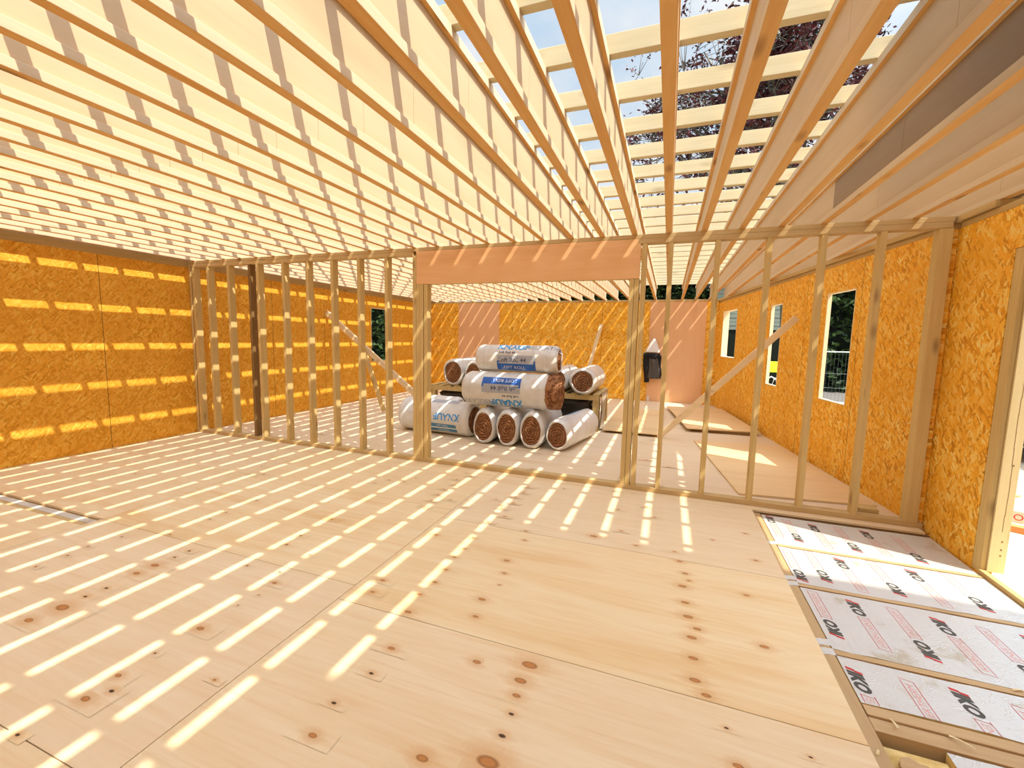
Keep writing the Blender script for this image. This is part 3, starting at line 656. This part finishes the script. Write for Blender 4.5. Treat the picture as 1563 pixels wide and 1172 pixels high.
for k_, (x, y, a, L) in enumerate(((1.10, 2.0, -35, .07), (1.50, 2.385, 10, .04), (.80, 1.80, 60, .025), (.93, 1.97, 110, .04))):
    mb = MB(); mb.grid(lambda u, v: (L*u, .011*(v-.5)*(1-.6*u), .002+.006*math.sin(u*2.6)), 8, 2); mb.grid(lambda u, v: (L*u, .011*(v-.5)*(1-.6*u), .0+.006*math.sin(u*2.6)), 8, 2)
    o = mb.build('wood_shaving', M['post']); o.location = (x, y, -.018 if y > 2.1 or x < .84 else -.02); o.rotation_euler = (0, 0, math.radians(a))
    tag(o, ['curled wood shaving on the doubled joist', 'wood splinter on the joist between insulation boards', 'tiny wood chip on the edge joist', 'wood sliver standing beside the broken foam'][k_], 'wood shaving')

# ------------------------------------------------------------------ insulation rolls
def roll(loc, rz, L, ra, rb, label, seed, prints='front', spin=0.0, open_end=0.0, pitch=0.0):
    """roll lying along its local +x, section half-width ra (y), half-height rb (z); origin at the middle of its underside"""
    r = empty('insulation_roll', loc, rz); r.rotation_euler = (0, pitch, rz); tag(r, label, 'insulation roll', 'plastic-wrapped insulation rolls in the rear room')
    ph = [random.Random(seed*10+i).uniform(0, 6.28) for i in range(6)]
    def rad(t, th):
        w = 1+.018*math.sin(3*th+ph[0]+2*t)+.012*math.sin(5*th+ph[1]-3*t)+.006*math.sin(13*th+ph[2]+9*t)+.006*math.sin(17*t+ph[3]+2*th)
        e = min(t, 1-t)*L
        if e < .07: w *= 1-.17*(1-e/.07)**2.2
        return w
    def surf(t, th, off=0.0, lift=0.0):
        k = rad(t, th); c, s = math.cos(th), math.sin(th)
        # slightly squashed where it lies
        y = (ra+off)*k*c; z = (rb+off)*k*s
        z = max(z, -rb*.965)
        return Vector(((t-.5)*L, y, rb*.965+z))
    mb = MB(); ts = [0, .008, .02, .04, .07] + [.07+.86*i/26 for i in range(1, 26)] + [.93, .96, .98, .992, 1]
    NU = 56; n0 = len(mb.v)
    rows = [[surf(t, 2*math.pi*j/NU) for j in range(NU)] for t in ts]
    # lips folded inwards over both ends
    c0 = Vector((-.5*L, 0, rb*.965)); c1 = Vector((.5*L, 0, rb*.965))
    def lip(t, c, inset, k): return [c + Vector((inset, 0, 0)) + (surf(t, 2*math.pi*j/NU)-c)*k for j in range(NU)]
    rows = [lip(0, c0, .03, .90)] + [lip(0, c0, .004, .965)] + rows + [lip(1, c1, -.004, .965), lip(1, c1, -.03, .90)]
    for row in rows: mb.v += [tuple(p) for p in row]
    for i in range(len(rows)-1):
        for j in range(NU):
            k = (j+1) % NU; mb.f.append((n0+i*NU+j, n0+(i+1)*NU+j, n0+(i+1)*NU+k, n0+i*NU+k)); mb.m.append(0)
    def put(u, v, off=.0035): # u metres from the middle along the roll, v metres round from the spin angle
        return surf(u/L+.5, spin-v/((ra+rb)/2), off)
    def patch(u0, u1, v0, v1, mi):
        mb.grid(lambda a, b: put(u0+(u1-u0)*a, v0+(v1-v0)*b, .0028), 14, 8, mi)
    def text(t, u, v, size, mi, flip=1, bold=.02):
        add_glyphs(mb, t, lambda x, y: put(u+x*flip, v+y*flip, .0042), mi, size, 0, bold)
    if prints:
        f = -1 if prints == 'down' else 1
        patch(-.26*f, .30*f, .03*f, .15*f, 4) if prints not in ('plain', 'left') else None
        if prints == 'plain':
            patch(-.2, .25, -.06, .03, 2); patch(-.2, .25, -.16, -.09, 2); text('KNAUF', -.12, .10, .12, 3, 1, .03)
        elif prints == 'left':
            patch(-.15, .44, -.02, -.075, 2); patch(-.15, .44, -.10, -.155, 2); patch(-.15, .40, .32, .42, 4)
            text('KNAUF', .50, .13, .135, 3, -1, .03); text('LOFT ROLL', .1, -.06, .04, 5, 1, .0); text('LOFT ROLL', .1, -.14, .04, 5, 1, .0)
        else:
            patch(-.26*f, .30*f, -.075*f, .03*f, 1); patch(-.26*f, -.235*f, .03*f, .07*f, 1); patch(.275*f, .30*f, .03*f, .07*f, 1)
            text('LOFT ROLL', -.2*f, -.05*f, .07, 5, f, 0); text('Loft Roll 44', -.24*f, .055*f, .085, 6, f)
            text('Loft Roll 44', -.24*f, .175*f, .05, 6, f); text('KNAUF', -.28*f, .25*f, .14, 3, f, .04)
            text('INSULATION', .10*f, .26*f, .11, 4, f, .01)
        for u in (-.5*L+.13, .5*L-.11, .5*L-.14):   # thin weld lines round the ends
            mb.grid(lambda a, b: put(u+.003*a, 2*math.pi*b*(ra+rb)/2, .0022), 1, 48, 4)
    o = mb.build('plastic_wrap', [M['wrap'], M['blue'], M['midprint'], M['midblue'], M['greyprint'], M['white'], M['greytext']], r, smooth=True)
    # the wool inside
    wb = MB(); e0 = -.5*L+.016; e1 = .5*L-.016+open_end
    NX = 20 if open_end else 4; rows = []
    for i in range(NX+1):
        x = e0+(e1-e0)*i/NX; kk_ = .87
        if x > .5*L-.03: kk_ = .93+.045*math.sin((x-.5*L)*95)-max(0, x-.5*L-.1)*.5
        rows.append([Vector((x, ra*kk_*math.cos(2*math.pi*j/40)*(1+.02*math.sin(5*j+ph[4])), rb*.965+rb*kk_*math.sin(2*math.pi*j/40)*(1+.02*math.sin(4*j+ph[5])))) for j in range(40)])
    if open_end:
        for q in range(3):
            tb = MB(); x = .5*L+.012+q*.045
            tb.grid(lambda u, v: (x+.02*v+.008*math.sin(9*u*6.28), ra*(.935-.02*q)*math.cos(6.283*u)*(1+.02*math.sin(5*6.283*u)), rb*.965+rb*(.935-.02*q)*math.sin(6.283*u)*(1+.02*math.sin(7*6.283*u))), 48, 2, 0, True)
            tb.build('torn_wrap', M['wrap'], r, smooth=True)
    # spiral end faces
    for end, sgn in ((0, -1), (-1, 1)):
        base = rows[end]; c = Vector((base[0].x, 0, rb*.965)); extra = []
        for m_ in range(1, 13):
            k = 1-m_/12*.97; extra.append([c + (p-c)*k + Vector((sgn*(.010*math.sin((m_*2.3)+.9*math.atan2(p.z-c.z, p.y))-.004+.012*(m_/12)), 0, 0)) for p in base])
        if end == 0: rows = extra[::-1] + rows
        else: rows = rows + extra
    n0 = len(wb.v)
    for row in rows: wb.v += [tuple(p) for p in row]
    for i in range(len(rows)-1):
        for j in range(40):
            k = (j+1) % 40; wb.f.append((n0+i*40+j, n0+(i+1)*40+j, n0+(i+1)*40+k, n0+i*40+k)); wb.m.append(0)
    w = wb.build('wool_core', M['wool'], None, smooth=True)
    # centre the coordinates of the wool on the roll axis so its winding shows concentric
    w.data.transform(Matrix.Translation((0, 0, -rb*.965))); w.location = (0, 0, rb*.965); w.parent = r
    return r
M['midprint'] = plain('teal_print', (0.06, 0.22, 0.42), 0.4)
PI2 = math.pi/2
def endroll(xc, y0, rz, L, ra, rb, label, seed, z=0.0, prints='plain', spin=1.2):
    """roll pointing away from the camera: near end at (xc, y0)"""
    a = PI2+rz; loc = (xc+math.cos(a)*L/2, y0+math.sin(a)*L/2, z)
    return roll(loc, a, L, ra, rb, label, seed, prints, spin)
endroll(-2.345, 5.36, 0, 1.15, .165, .25, 'bottom insulation roll standing end-on, first left beside the long roll', 1, .001, None)
endroll(-2.0, 5.36, 0, 1.15, .165, .255, 'bottom insulation roll seen end-on, second of the four brown ends', 2, .001, None)
endroll(-1.655, 5.36, 0, 1.15, .17, .252, 'bottom insulation roll seen end-on, third of the four brown ends', 3, .001, None)
endroll(-1.315, 5.42, math.radians(-11), 1.15, .175, .215, 'bottom right insulation roll lying askew, its printed side turned outwards', 4, .001, 'plain', .7)
SPN = -PI2-0.05
roll((-3.27, 5.80, .001), math.radians(-5), 1.28, .24, .255, 'long insulation roll lying sideways at the bottom left', 5, 'left', math.pi+.15)
endroll(-3.2, 6.40, math.radians(88), .9, .2, .24, 'bottom insulation roll hidden behind the long left one', 6, .001, None)
# sideways rolls: local +y faces away from the camera, so the print sits round the -y side
def side(loc, rz, L, ra, rb, label, seed, prints, spin, open_end=0.0): return roll(loc, rz, L, ra, rb, label, seed, prints, spin, open_end)
side((-2.10, 5.66, .506), math.radians(1), 1.24, .25, .245, 'middle insulation roll lying across the others, torn at its right end, lettering upside down', 7, 'down', 2.62, .16)
side((-2.00, 5.82, .985), math.radians(1), 1.20, .2, .195, 'topmost insulation roll of the pile with upright blue lettering', 8, 'front', math.pi+.45)
endroll(-1.25, 6.74, 0, 1.15, .215, .21, 'insulation roll end-on on top of the black pallet at the right', 9, .607, 'plain', .6)
endroll(-1.70, 6.82, 0, 1.15, .2, .2, 'insulation roll on the black pallet, half hidden by the topmost roll', 10, .607, None)
endroll(-3.68, 7.0, math.radians(3), 1.15, .205, .25, 'insulation roll end-on at the far left on the timber stack', 11, .585, None)
endroll(-3.27, 7.0, math.radians(3), 1.15, .175, .235, 'insulation roll end-on on the timber stack, right of the far left one', 12, .585, None)

# pallets carrying the upper rolls
def pallet(x0, x1, y0, y1, h, label, dark):
    r = empty('wrapped_pallet', ((x0+x1)/2, (y0+y1)/2, 0)); tag(r, label, 'pallet'); cx, cy = (x0+x1)/2, (y0+y1)/2
    X0, X1, Y0_, Y1_ = x0-cx, x1-cx, y0-cy, y1-cy
    for i in range(7):
        mb = MB(); xx = X0+(X1-X0-.1)*i/6; mb.box(xx, xx+.1, Y0_, Y1_, h-.022, h); mb.build('deck_board', M['stud'], r)
    for yy in (Y0_, 0, Y1_-.1):
        mb = MB(); mb.box(X0, X1, yy, yy+.1, h-.1, h-.023); mb.build('bearer', M['stud'], r)
    for xx in (X0, X1-.1):
        mb = MB(); mb.box(xx, xx+.1, Y0_+.02, Y0_+.12, .001, h-.1); mb.build('leg_block', M['stud'], r)
        mb = MB(); mb.box(xx, xx+.1, Y1_-.12, Y1_-.02, .001, h-.1); mb.build('leg_block', M['stud'], r)
    mb = MB()
    def f(u, v):
        a = 2*math.pi*u; sx = (X1-X0)/2-.13; sy = (Y1_-Y0_)/2-.13
        c, s = math.cos(a), math.sin(a); q = max(abs(c), abs(s)); k = 1+.03*math.sin(7*a+4*v)+.02*math.sin(13*v*3+a*3)
        e = min(v, 1-v); k *= 1-.12*max(0, 1-e/.12)**2
        return (c/q*sx*k, s/q*sy*k, .005+(h-.115)*v)
    mb.grid(f, 64, 16, 0, True); mb.f.append(tuple(range(64))); mb.m.append(0); mb.f.append(tuple(16*64+i for i in reversed(range(64)))); mb.m.append(0)
    mb.build('wrapped_load', dark, r, smooth=True); return r
M['blackwrap'] = plain('black_shrink_wrap', (0.03, 0.028, 0.025), 0.22, 0, .6)
M['clearwrap'] = plain('grey_film', (0.42, 0.38, 0.32), 0.25, 0, .6)
pallet(-2.15, -.99, 6.86, 7.95, .605, 'low timber pallet with a black shrink-wrapped load under the right-hand rolls', M['blackwrap'])
pallet(-4.15, -3.05, 7.0, 8.0, .583, 'low timber pallet with a dark wrapped load under the left-hand rolls', M['blackwrap'])
mb = MB()
def film(u, v): return (-.955+.018*math.sin(u*8+v*4), 6.84+.5*u, .02+.6*(1-v)+.02*math.sin(u*9)) if True else None
mb.grid(film, 16, 10); mb.grid(lambda u, v: tuple(Vector(film(u, v))+Vector((.003, 0, 0))), 16, 10)
o = recenter(mb.build('plastic_film', M['clearwrap'], smooth=True)); tag(o, 'crumpled grey plastic film hanging down the right side of the pallet', 'plastic film')

# ------------------------------------------------------------------ jacket and white cloth on the back wall
J = empty('hanging_jacket', (-.35, YB-.10, .47)); tag(J, 'black and grey jacket hanging on the back wall beside the reddish plywood', 'jacket')
def drape(cx, w0, w1, z0, z1, d, ph, folds, amp):
    def f(u, v):
        a = 2*math.pi*u; w = w0+(w1-w0)*v; k = 1+amp*math.sin(folds*a+ph+v*2)
        sh = 1-.35*max(0, v-.85)/.15
        return (cx+w*math.cos(a)*k*sh+.015*math.sin(v*5+ph), d*math.sin(a)*k*sh, z0+(z1-z0)*v)
    return f
def drape_part(name, mat, *a):
    mb = MB(); mb.grid(drape(*a), 48, 18, 0, True); mb.f.append(tuple(reversed(range(48)))); mb.m.append(0); mb.f.append(tuple(18*48+i for i in range(48))); mb.m.append(0)
    return mb.build(name, mat, J, smooth=True)
drape_part('body', M['grey'], .05, .155, .10, .10, .72, .06, 0, 7, .14)
drape_part('left_sleeve', M['black'], -.12, .05, .075, .0, .68, .045, 1, 4, .16)
drape_part('right_sleeve', M['black'], .17, .05, .035, .16, .66, .04, 2, 4, .16)
mb = MB(); mb.grid(lambda u, v: (-.21+.38*u, -.055+.012*math.sin(u*9)-.02*math.sin(v*3.1), .71-.10*v-.05*u*v+.012*math.sin(u*7)), 20, 5); mb.grid(lambda u, v: (-.21+.38*u, .05, .71-.10*v), 20, 5)
mb.build('collar', M['black'], J, smooth=True)
mb = MB()
def cone(u, v):
    a = 2*math.pi*u; r_ = (.16*(1-v)**.8+.012)*(1+.06*math.sin(5*a+3*v)); return (.0+r_*math.cos(a)+.03*v, .06*(r_/.17)*math.sin(a), .0+.33*v)
mb.grid(cone, 40, 14, 0, True); mb.f.append(tuple(reversed(range(40)))); mb.m.append(0); mb.f.append(tuple(14*40+i for i in range(40))); mb.m.append(0)
o = mb.build('white_bag', M['white'], smooth=True); o.location = (-.36, YB-.10, 1.20); tag(o, 'white cloth bag hanging on the nail above the black jacket', 'bag')

# ------------------------------------------------------------------ outside: trees, hedge, fence and the rest
def leaves(mb, shade, centre, spread, n, size, rg):
    for _ in range(n):
        p = Vector(centre)+Vector((rg.gauss(0, spread[0]), rg.gauss(0, spread[1]), rg.gauss(0, spread[2])))
        a = Vector((rg.uniform(-1, 1), rg.uniform(-1, 1), rg.uniform(-.6, .6))).normalized(); b = a.cross(Vector((rg.uniform(-1, 1), rg.uniform(-1, 1), rg.uniform(-1, 1)))).normalized()
        s = size*rg.uniform(.6, 1.3)
        mb.poly([p-a*s, p+b*s*.45, p+a*s, p-b*s*.45]); shade.append(rg.random())
def finish_leaves(o, shade, start=0):
    at = o.data.attributes.new('shade', 'FLOAT', 'FACE')
    for i, s in enumerate(shade): at.data[start+i].value = s
def tree(name, base, top, limbs, leafmat, label, seed, lsize, nleaf, trad=.22):
    rg = random.Random(seed); r = empty(name, base); tag(r, label, 'tree'); B = Vector(base)
    mb = MB(); tp = Vector(top)-B
    mb.tube([Vector((0, 0, 0)), tp*.35+Vector((.1, 0, 0)), tp*.7, tp], [trad*1.3, trad, trad*.75, trad*.25], 10)
    lb = MB(); sh = []
    for (hfrac, end, rad_, dens) in limbs:
        s = tp*hfrac; e = Vector(end)-B; mid = (s+e)/2+Vector((rg.uniform(-.3, .3), rg.uniform(-.3, .3), .35))
        mb.tube([s, mid, e], [rad_, rad_*.65, rad_*.25], 6)
        for _ in range(5+int(dens*4)):
            t = rg.uniform(.25, 1); q = s.lerp(mid, t*2) if t < .5 else mid.lerp(e, t*2-1)
            d = Vector((rg.gauss(0, .55), rg.gauss(0, .55), rg.gauss(.15, .45))); q2 = q+d*1.1; qm = (q+q2)/2+Vector((rg.gauss(0, .1), rg.gauss(0, .1), rg.gauss(0, .1)))
            mb.tube([q, qm, q2], [rad_*.28, rad_*.18, .008], 4)
            for _k in range(3):
                q3 = q2+Vector((rg.gauss(0, .3), rg.gauss(0, .3), rg.gauss(0, .28))); mb.tube([qm, q3], [.012, .004], 3)
                leaves(lb, sh, q3, (.10, .10, .13), int(nleaf*dens), lsize, rg)
    mb.build('trunk', M['bark'], r, smooth=True)
    f = lb.build('foliage', leafmat, r); f['kind'] = 'stuff'; finish_leaves(f, sh)
    return r
L1 = []
rg = random.Random(11)
def at14(px, pz): return None
tgt = [(-1.8, 8.1, .8), (-1.5, 7.4, .9), (-1.0, 8.4, .7), (-.9, 7.6, .9), (-.3, 8.9, .8), (-.2, 8.0, .9), (.2, 9.3, 1.), (.3, 7.3, .8), (.9, 8.7, 1.1), (1.3, 9.5, 1.2), (1.1, 7.9, .8),
       (1.9, 9.6, 2.0), (2.5, 9.9, 2.4), (2.6, 9.3, 2.2), (3.2, 9.8, 2.4), (3.2, 9.0, 1.8), (3.9, 10.2, 1.8), (4.2, 9.2, 1.2), (4.8, 9.7, 1.2), (4.4, 8.2, .9), (5.4, 9.0, .9), (3.6, 7.9, .7), (-.9, 6.7, .9), (.0, 6.6, .8), (.9, 6.4, .8), (2.9, 7.2, .6),
       (3.9, 7.0, .8), (5.0, 7.6, .8), (-1.7, 6.2, .8), (2.1, 10.4, 1.6), (3.4, 11., 1.6), (-1.6, 8.7, .8), (-1.2, 9.3, .5), (-.6, 9.1, .8), (0, 8.6, .9), (-.4, 7.2, .8), (-1.3, 8.0, .9), (.5, 9.9, .7)]
for x, z, d in tgt: L1.append((rg.uniform(.45, .8), (x, 14+rg.uniform(-1.2, 1.2), z), rg.uniform(.04, .08), d))
tree('copper_beech', (3.55, 14.8, -.45), (2.25, 14.0, 9.8), L1, M['purple'], 'tall purple-leaved tree standing behind the building, seen through the roof', 21, .068, 17, .25)
# a second, green tree and a dark hedge beyond the back wall
def hedge(name, x0, x1, y, depth, z0, z1, n, label, seed, size=.13):
    rg = random.Random(seed); r = empty(name, ((x0+x1)/2, y, z0)); tag(r, label, 'hedge'); cx = (x0+x1)/2
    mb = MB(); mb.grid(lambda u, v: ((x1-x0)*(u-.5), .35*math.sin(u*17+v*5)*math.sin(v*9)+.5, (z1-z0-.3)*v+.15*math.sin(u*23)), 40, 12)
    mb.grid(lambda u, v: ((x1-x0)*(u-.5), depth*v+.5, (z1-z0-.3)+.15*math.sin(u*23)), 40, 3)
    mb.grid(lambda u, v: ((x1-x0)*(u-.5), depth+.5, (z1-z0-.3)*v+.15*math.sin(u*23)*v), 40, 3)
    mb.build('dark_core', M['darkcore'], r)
    lb = MB(); sh = []
    for _ in range(n):
        p = (rg.uniform(x0-cx, x1-cx), rg.gauss(.15, .28), rg.uniform(0, z1-z0)); leaves(lb, sh, p, (.08, .08, .08), 3, size, rg)
    f = lb.build('foliage', M['green'], r); f['kind'] = 'stuff'; finish_leaves(f, sh); return r
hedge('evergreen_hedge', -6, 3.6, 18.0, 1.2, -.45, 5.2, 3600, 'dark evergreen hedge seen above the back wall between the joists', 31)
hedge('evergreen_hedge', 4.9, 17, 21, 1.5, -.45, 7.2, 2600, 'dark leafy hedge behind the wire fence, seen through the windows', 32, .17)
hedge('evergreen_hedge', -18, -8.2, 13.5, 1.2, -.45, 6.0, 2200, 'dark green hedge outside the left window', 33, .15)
# wire fence panels
M['wire'] = plain('dull_wire', (.16, .17, .18), .6, .3)
def fence(x, y, rz, w, h, label):
    r = empty('wire_fence', (x, y, -.45), rz); tag(r, label, 'fence panel', 'temporary wire fence panels')
    mb = MB()
    for a, b in (((0, 0, .05), (0, 0, h)), ((w, 0, .05), (w, 0, h)), ((0, 0, h), (w, 0, h)), ((0, 0, .12), (w, 0, .12))): mb.tube([a, b], .019, 6)
    mb.build('frame', M['metal'], r)
    mb = MB()
    for i in range(1, int(w/.1)): mb.tube([(i*.1, 0, .12), (i*.1, 0, h)], .0026, 4)
    for k in (2, 4): mb.tube([(0, 0, .12+k*(h-.12)/7), (w, 0, .12+k*(h-.12)/7)], .005, 4)
    mb.build('wire_mesh', M['wire'], r)
    for xx in (0, w):
        mb = MB(); mb.box(xx-.1, xx+.1, -.3, .3, 0, .11); mb.build('foot_block', M['black'], r, bevel=.02)
fence(3.9, 16.0, .05, 2.9, 1.70, 'wire fence panel seen through the tall window')
fence(7.0, 16.35, .05, 2.9, 1.70, 'wire fence panel further right beyond the tall window')
# lapped-board shed
sh_ = empty('timber_shed', (2.45, 15.95, -.45)); tag(sh_, 'grey-green shed with horizontal lapped boards behind the middle window', 'shed')
M['lap'] = plain('weathered_lap_board', (0.22, 0.26, 0.22), .8); M['lapw'] = plain('pale_lap_board', (.62, .62, .58), .8)
mb = MB(); mb.box(-1.15, 1.15, .03, 1.1, 0, 3.6); mb.build('body', M['darkcore'], sh_)
mb = MB()
for i in range(11): mb.prism([(-1.2, 0), (1.2, 0), (1.2, .02), (-1.2, .02)], 2.35+i*.13, 2.35+i*.13+.12, 0, Matrix.Rotation(math.radians(0), 4, 'X')@Matrix.Translation((0, -.01*(i%2), 0)))
mb.build('lap_boards', M['lap'], sh_)
mb = MB(); mb.box(-1.3, 1.3, -.1, 1.2, 3.8, 3.9); mb.build('roof', M['grey'], sh_)
# lime barrier, white tubular rack
bb = empty('safety_barrier', (2.86, 13.6, -.45)); tag(bb, 'lime yellow barrier board on thin legs outside the middle window', 'barrier')
M['lime'] = plain('lime_plastic', (.62, .72, .03), .5)
mb = MB(); mb.box(-.35, .35, -.015, .015, 1.13, 1.43); mb.build('board', M['lime'], bb, bevel=.01)
for xx in (-.3, .3):
    mb = MB(); mb.tube([(xx, -.2, 0), (xx, 0, 1.05)], .015, 6); mb.build('leg', M['metal'], bb)
    mb = MB(); mb.tube([(xx, .2, 0), (xx, 0, 1.05)], .015, 6); mb.build('leg', M['metal'], bb)
rk = empty('tubular_rack', (2.70, 13.0, -.45)); tag(rk, 'white rounded tubular rack in front of the lime barrier', 'rack')
for k_ in range(4):
    mb = MB(); mb.tube([(-.25+k_*.17, 0, 0), (-.25+k_*.17, 0, .8), (-.2+k_*.17, 0, .98), (-.1+k_*.17, 0, 1.05), (.02+k_*.17, 0, .98), (.07+k_*.17, 0, .8), (.07+k_*.17, 0, 0)], .018, 7); mb.build('hoop', M['white'], rk, smooth=True)
mb = MB(); mb.tube([(-.3, .02, .45), (.6, .02, .45)], .015, 6); mb.build('rail', M['white'], rk)
# things outside the doorway
mb = MB(); mb.box(0, .24, 0, .2, 0, .13); add_glyphs(mb, 'ZO', lambda x, y: (.03+x, -.001, .03+y), 1, .10)
M['carton'] = plain('pale_carton', (.66, .60, .5), .8)
M['orange'] = plain('orange_block', (.62, .27, .10), .8)
o = mb.build('cardboard_box', [M['carton'], M['red']]); o.location = (3.62, 6.28, -.45); o.rotation_euler = (0, 0, -.45); tag(o, 'pale box with red letters on the sand outside the doorway', 'box')
mb = MB(); mb.box(0, .26, 0, .1, 0, .07); o = mb.build('brick', M['orange'], bevel=.006); o.location = (3.42, 5.92, -.45); o.rotation_euler = (0, 0, -.5); tag(o, 'orange brick on the sand in front of the lettered box', 'brick')
for k_, (x, y, a, L) in enumerate(((3.3, 5.0, .4, .35), (3.65, 5.35, -.2, .25), (3.9, 7.2, .2, .5))):
    mb = MB(); mb.box(0, L, 0, .05, 0, .02); o = mb.build('wood_scrap', M['stud']); o.location = (x, y, -.435); o.rotation_euler = (0, 0, a); tag(o, ['nearest wood scrap on the sand outside the doorway', 'small wood scrap on the sand, middle of three', 'far wood scrap on the sand behind the box'][k_], 'wood scrap')
# a parked dark car, just its rear corner shows past the door post
CAR = empty('parked_car', (6.75, 9.4, -.45), math.radians(-58)); tag(CAR, 'dark parked car whose corner shows past the door post', 'car')
M['paint'] = plain('dark_car_paint', (.015, .017, .022), .25, .2, .6); M['glass'] = plain('dark_glass', (.01, .012, .014), .08, 0, .8)
def car_body():
    mb = MB(); prof = [(-2.1, .35), (-2.15, .75), (-1.95, .95), (-1.5, 1.0), (-.9, 1.42), (.5, 1.45), (1.2, 1.0), (2.0, .85), (2.15, .6), (2.1, .35)]
    secs = [(-.85, .93), (-.8, .98), (-.4, 1.0), (.4, 1.0), (.8, .98), (.85, .93)]
    n = len(prof)
    for y, k in secs: mb.v += [(x*k, y*(1-.18*max(0, z-.95)), z*(1 if z > .5 else 1)) for x, z in prof]
    for i in range(len(secs)-1):
        for j in range(n):
            q = (j+1) % n; mb.f.append((i*n+j, (i+1)*n+j, (i+1)*n+q, i*n+q)); mb.m.append(0)
    mb.f.append(tuple(range(n))); mb.m.append(0); mb.f.append(tuple((len(secs)-1)*n+j for j in reversed(range(n)))); mb.m.append(0)
    return mb
car_body().build('body', M['paint'], CAR, bevel=.04)
mb = MB(); mb.poly([(-1.35, -.80, 1.02), (1.0, -.80, 1.02), (.45, -.775, 1.38), (-.85, -.775, 1.38)]); mb.poly([(-1.35, .80, 1.02), (-.85, .775, 1.38), (.45, .775, 1.38), (1.0, .80, 1.02)]); mb.build('side_glass', M['glass'], CAR)
for x in (-1.35, 1.35):
    for y in (-.8, .8):
        mb = MB(); mb.tube([(x, y-.11, .32), (x, y+.11, .32)], .32, 24); w = mb.build('wheel', M['black'], CAR, bevel=.03)
        mb = MB(); s_ = 1 if y > 0 else -1; mb.tube([(x, y+s_*.112, .32), (x, y+s_*.125, .32)], .2, 16); mb.build('hubcap', M['metal'], w)
# added house out of view, placed to shade the near corner of the room
HS = empty('added_shade_house', (8.37, -5.60, -.45)); tag(HS, 'added brick house, unseen on the right behind the camera, placed to shade the room', 'house')
mb = MB(); mb.box(-5, 5, -7, 7, 0, 7.25); mb.build('wall', M['brick'], HS)
mb = MB(); mb.box(3.10-8.37, -4.99, -6.9, -.345+5.60, 0, 7.44); mb.build('bay', M['brick'], HS)  # added block, shaped only to step the edge of the shadow
mb = MB(); mb.box(2.83-8.37, -5.28, -6.8, -.895+5.60, 0, 7.43); mb.build('outer_shade_step', M['brick'], HS)  # second added block, carries the shadow step further left on the floor
mb = MB(); mb.box(-5.05, 5.05, -7.05, 7.05, 7.25, 7.45); mb.build('flat_roof', M['grey'], HS)
for yy in (-4, 0, 4):
    mb = MB(); mb.box(-5.03, -4.9, yy-.6, yy+.6, 4.6, 5.9); w = mb.build('window_frame', M['white'], HS)
    mb = MB(); mb.box(-5.035, -4.89, yy-.5, yy+.5, 4.7, 5.8); mb.build('pane', M['glass'], w)

# ------------------------------------------------------------------ light
w = bpy.data.worlds.new('sky'); SC.world = w; w.use_nodes = True
t = w.node_tree; nt = NT(w); bg = nt.n['Background']
tc = nt.new('ShaderNodeTexCoord')
sp = nt.new('ShaderNodeSeparateXYZ', inp={0: tc.outputs['Generated']})
grad = nt.ramp(sp.outputs[2], [(0.0, (0.80, 0.88, 0.95)), (0.5, (0.62, 0.78, 0.95)), (1.0, (0.52, 0.70, 0.93))])
mp = nt.new('ShaderNodeMapping', inp={'Vector': tc.outputs['Generated'], 'Scale': (1.6, 1.6, 3.0), 'Location': (.4, .2, .1)})
cl = nt.new('ShaderNodeTexNoise', inp={'Vector': mp.outputs[0], 'Scale': 1.9, 'Detail': 7.0, 'Roughness': .55})
cm = nt.ramp(cl.outputs[0], [(.38, 0.0), (.60, 1.0)])
skyc = nt.mix(cm, grad, (0.93, 0.96, 1.0))
nt.l.new(skyc, bg.inputs[0]); 
dt = nt.new('ShaderNodeVectorMath', operation='DOT_PRODUCT', inp={0: tc.outputs['Generated'], 1: Vector((.645, -.245, 1)).normalized()})
lobe = nt.math('POWER', nt.math('MAXIMUM', dt.outputs['Value'], 0.0), 4.0)     # a hazy sky, brighter round the sun
nt.l.new(nt.math('ADD', nt.math('MULTIPLY', lobe, 2.9), 0.42), bg.inputs[1])
sd = bpy.data.lights.new('sun', 'SUN'); so = bpy.data.objects.new('sun', sd); COL.objects.link(so)
sd.energy = 3.0; sd.angle = math.radians(.53); sd.color = (1.0, .94, .78)
so.rotation_euler = Vector((-.645, .245, -1)).to_track_quat('-Z', 'Y').to_euler(); so.location = (8, -3, 12)

# ------------------------------------------------------------------ camera
cd = bpy.data.cameras.new('camera'); co = bpy.data.objects.new('camera', cd); COL.objects.link(co); SC.camera = co
cd.sensor_fit = 'HORIZONTAL'; cd.sensor_width = 36.0; cd.lens = 656.52/1563*36.0; cd.clip_start = .02; cd.clip_end = 300
yaw, pit, rol = .3458, .1063, .021
PARAMS = None
yaw, pit, rol = math.radians(19.81028), math.radians(6.08822), math.radians(1.20118)
fwd = Vector((-math.sin(yaw)*math.cos(pit), math.cos(yaw)*math.cos(pit), -math.sin(pit))); rt = Vector((math.cos(yaw), math.sin(yaw), 0)); up = rt.cross(fwd)
r2 = rt*math.cos(rol)+up*math.sin(rol); u2 = -rt*math.sin(rol)+up*math.cos(rol)
mm = Matrix((r2, u2, -fwd)).transposed().to_4x4(); mm.translation = (0, 0, H); co.matrix_world = mm
vs = SC.view_settings; vs.view_transform = 'Standard'; vs.look = 'None'; vs.gamma = 1.0; vs.use_curve_mapping = False; vs.exposure = 1.13
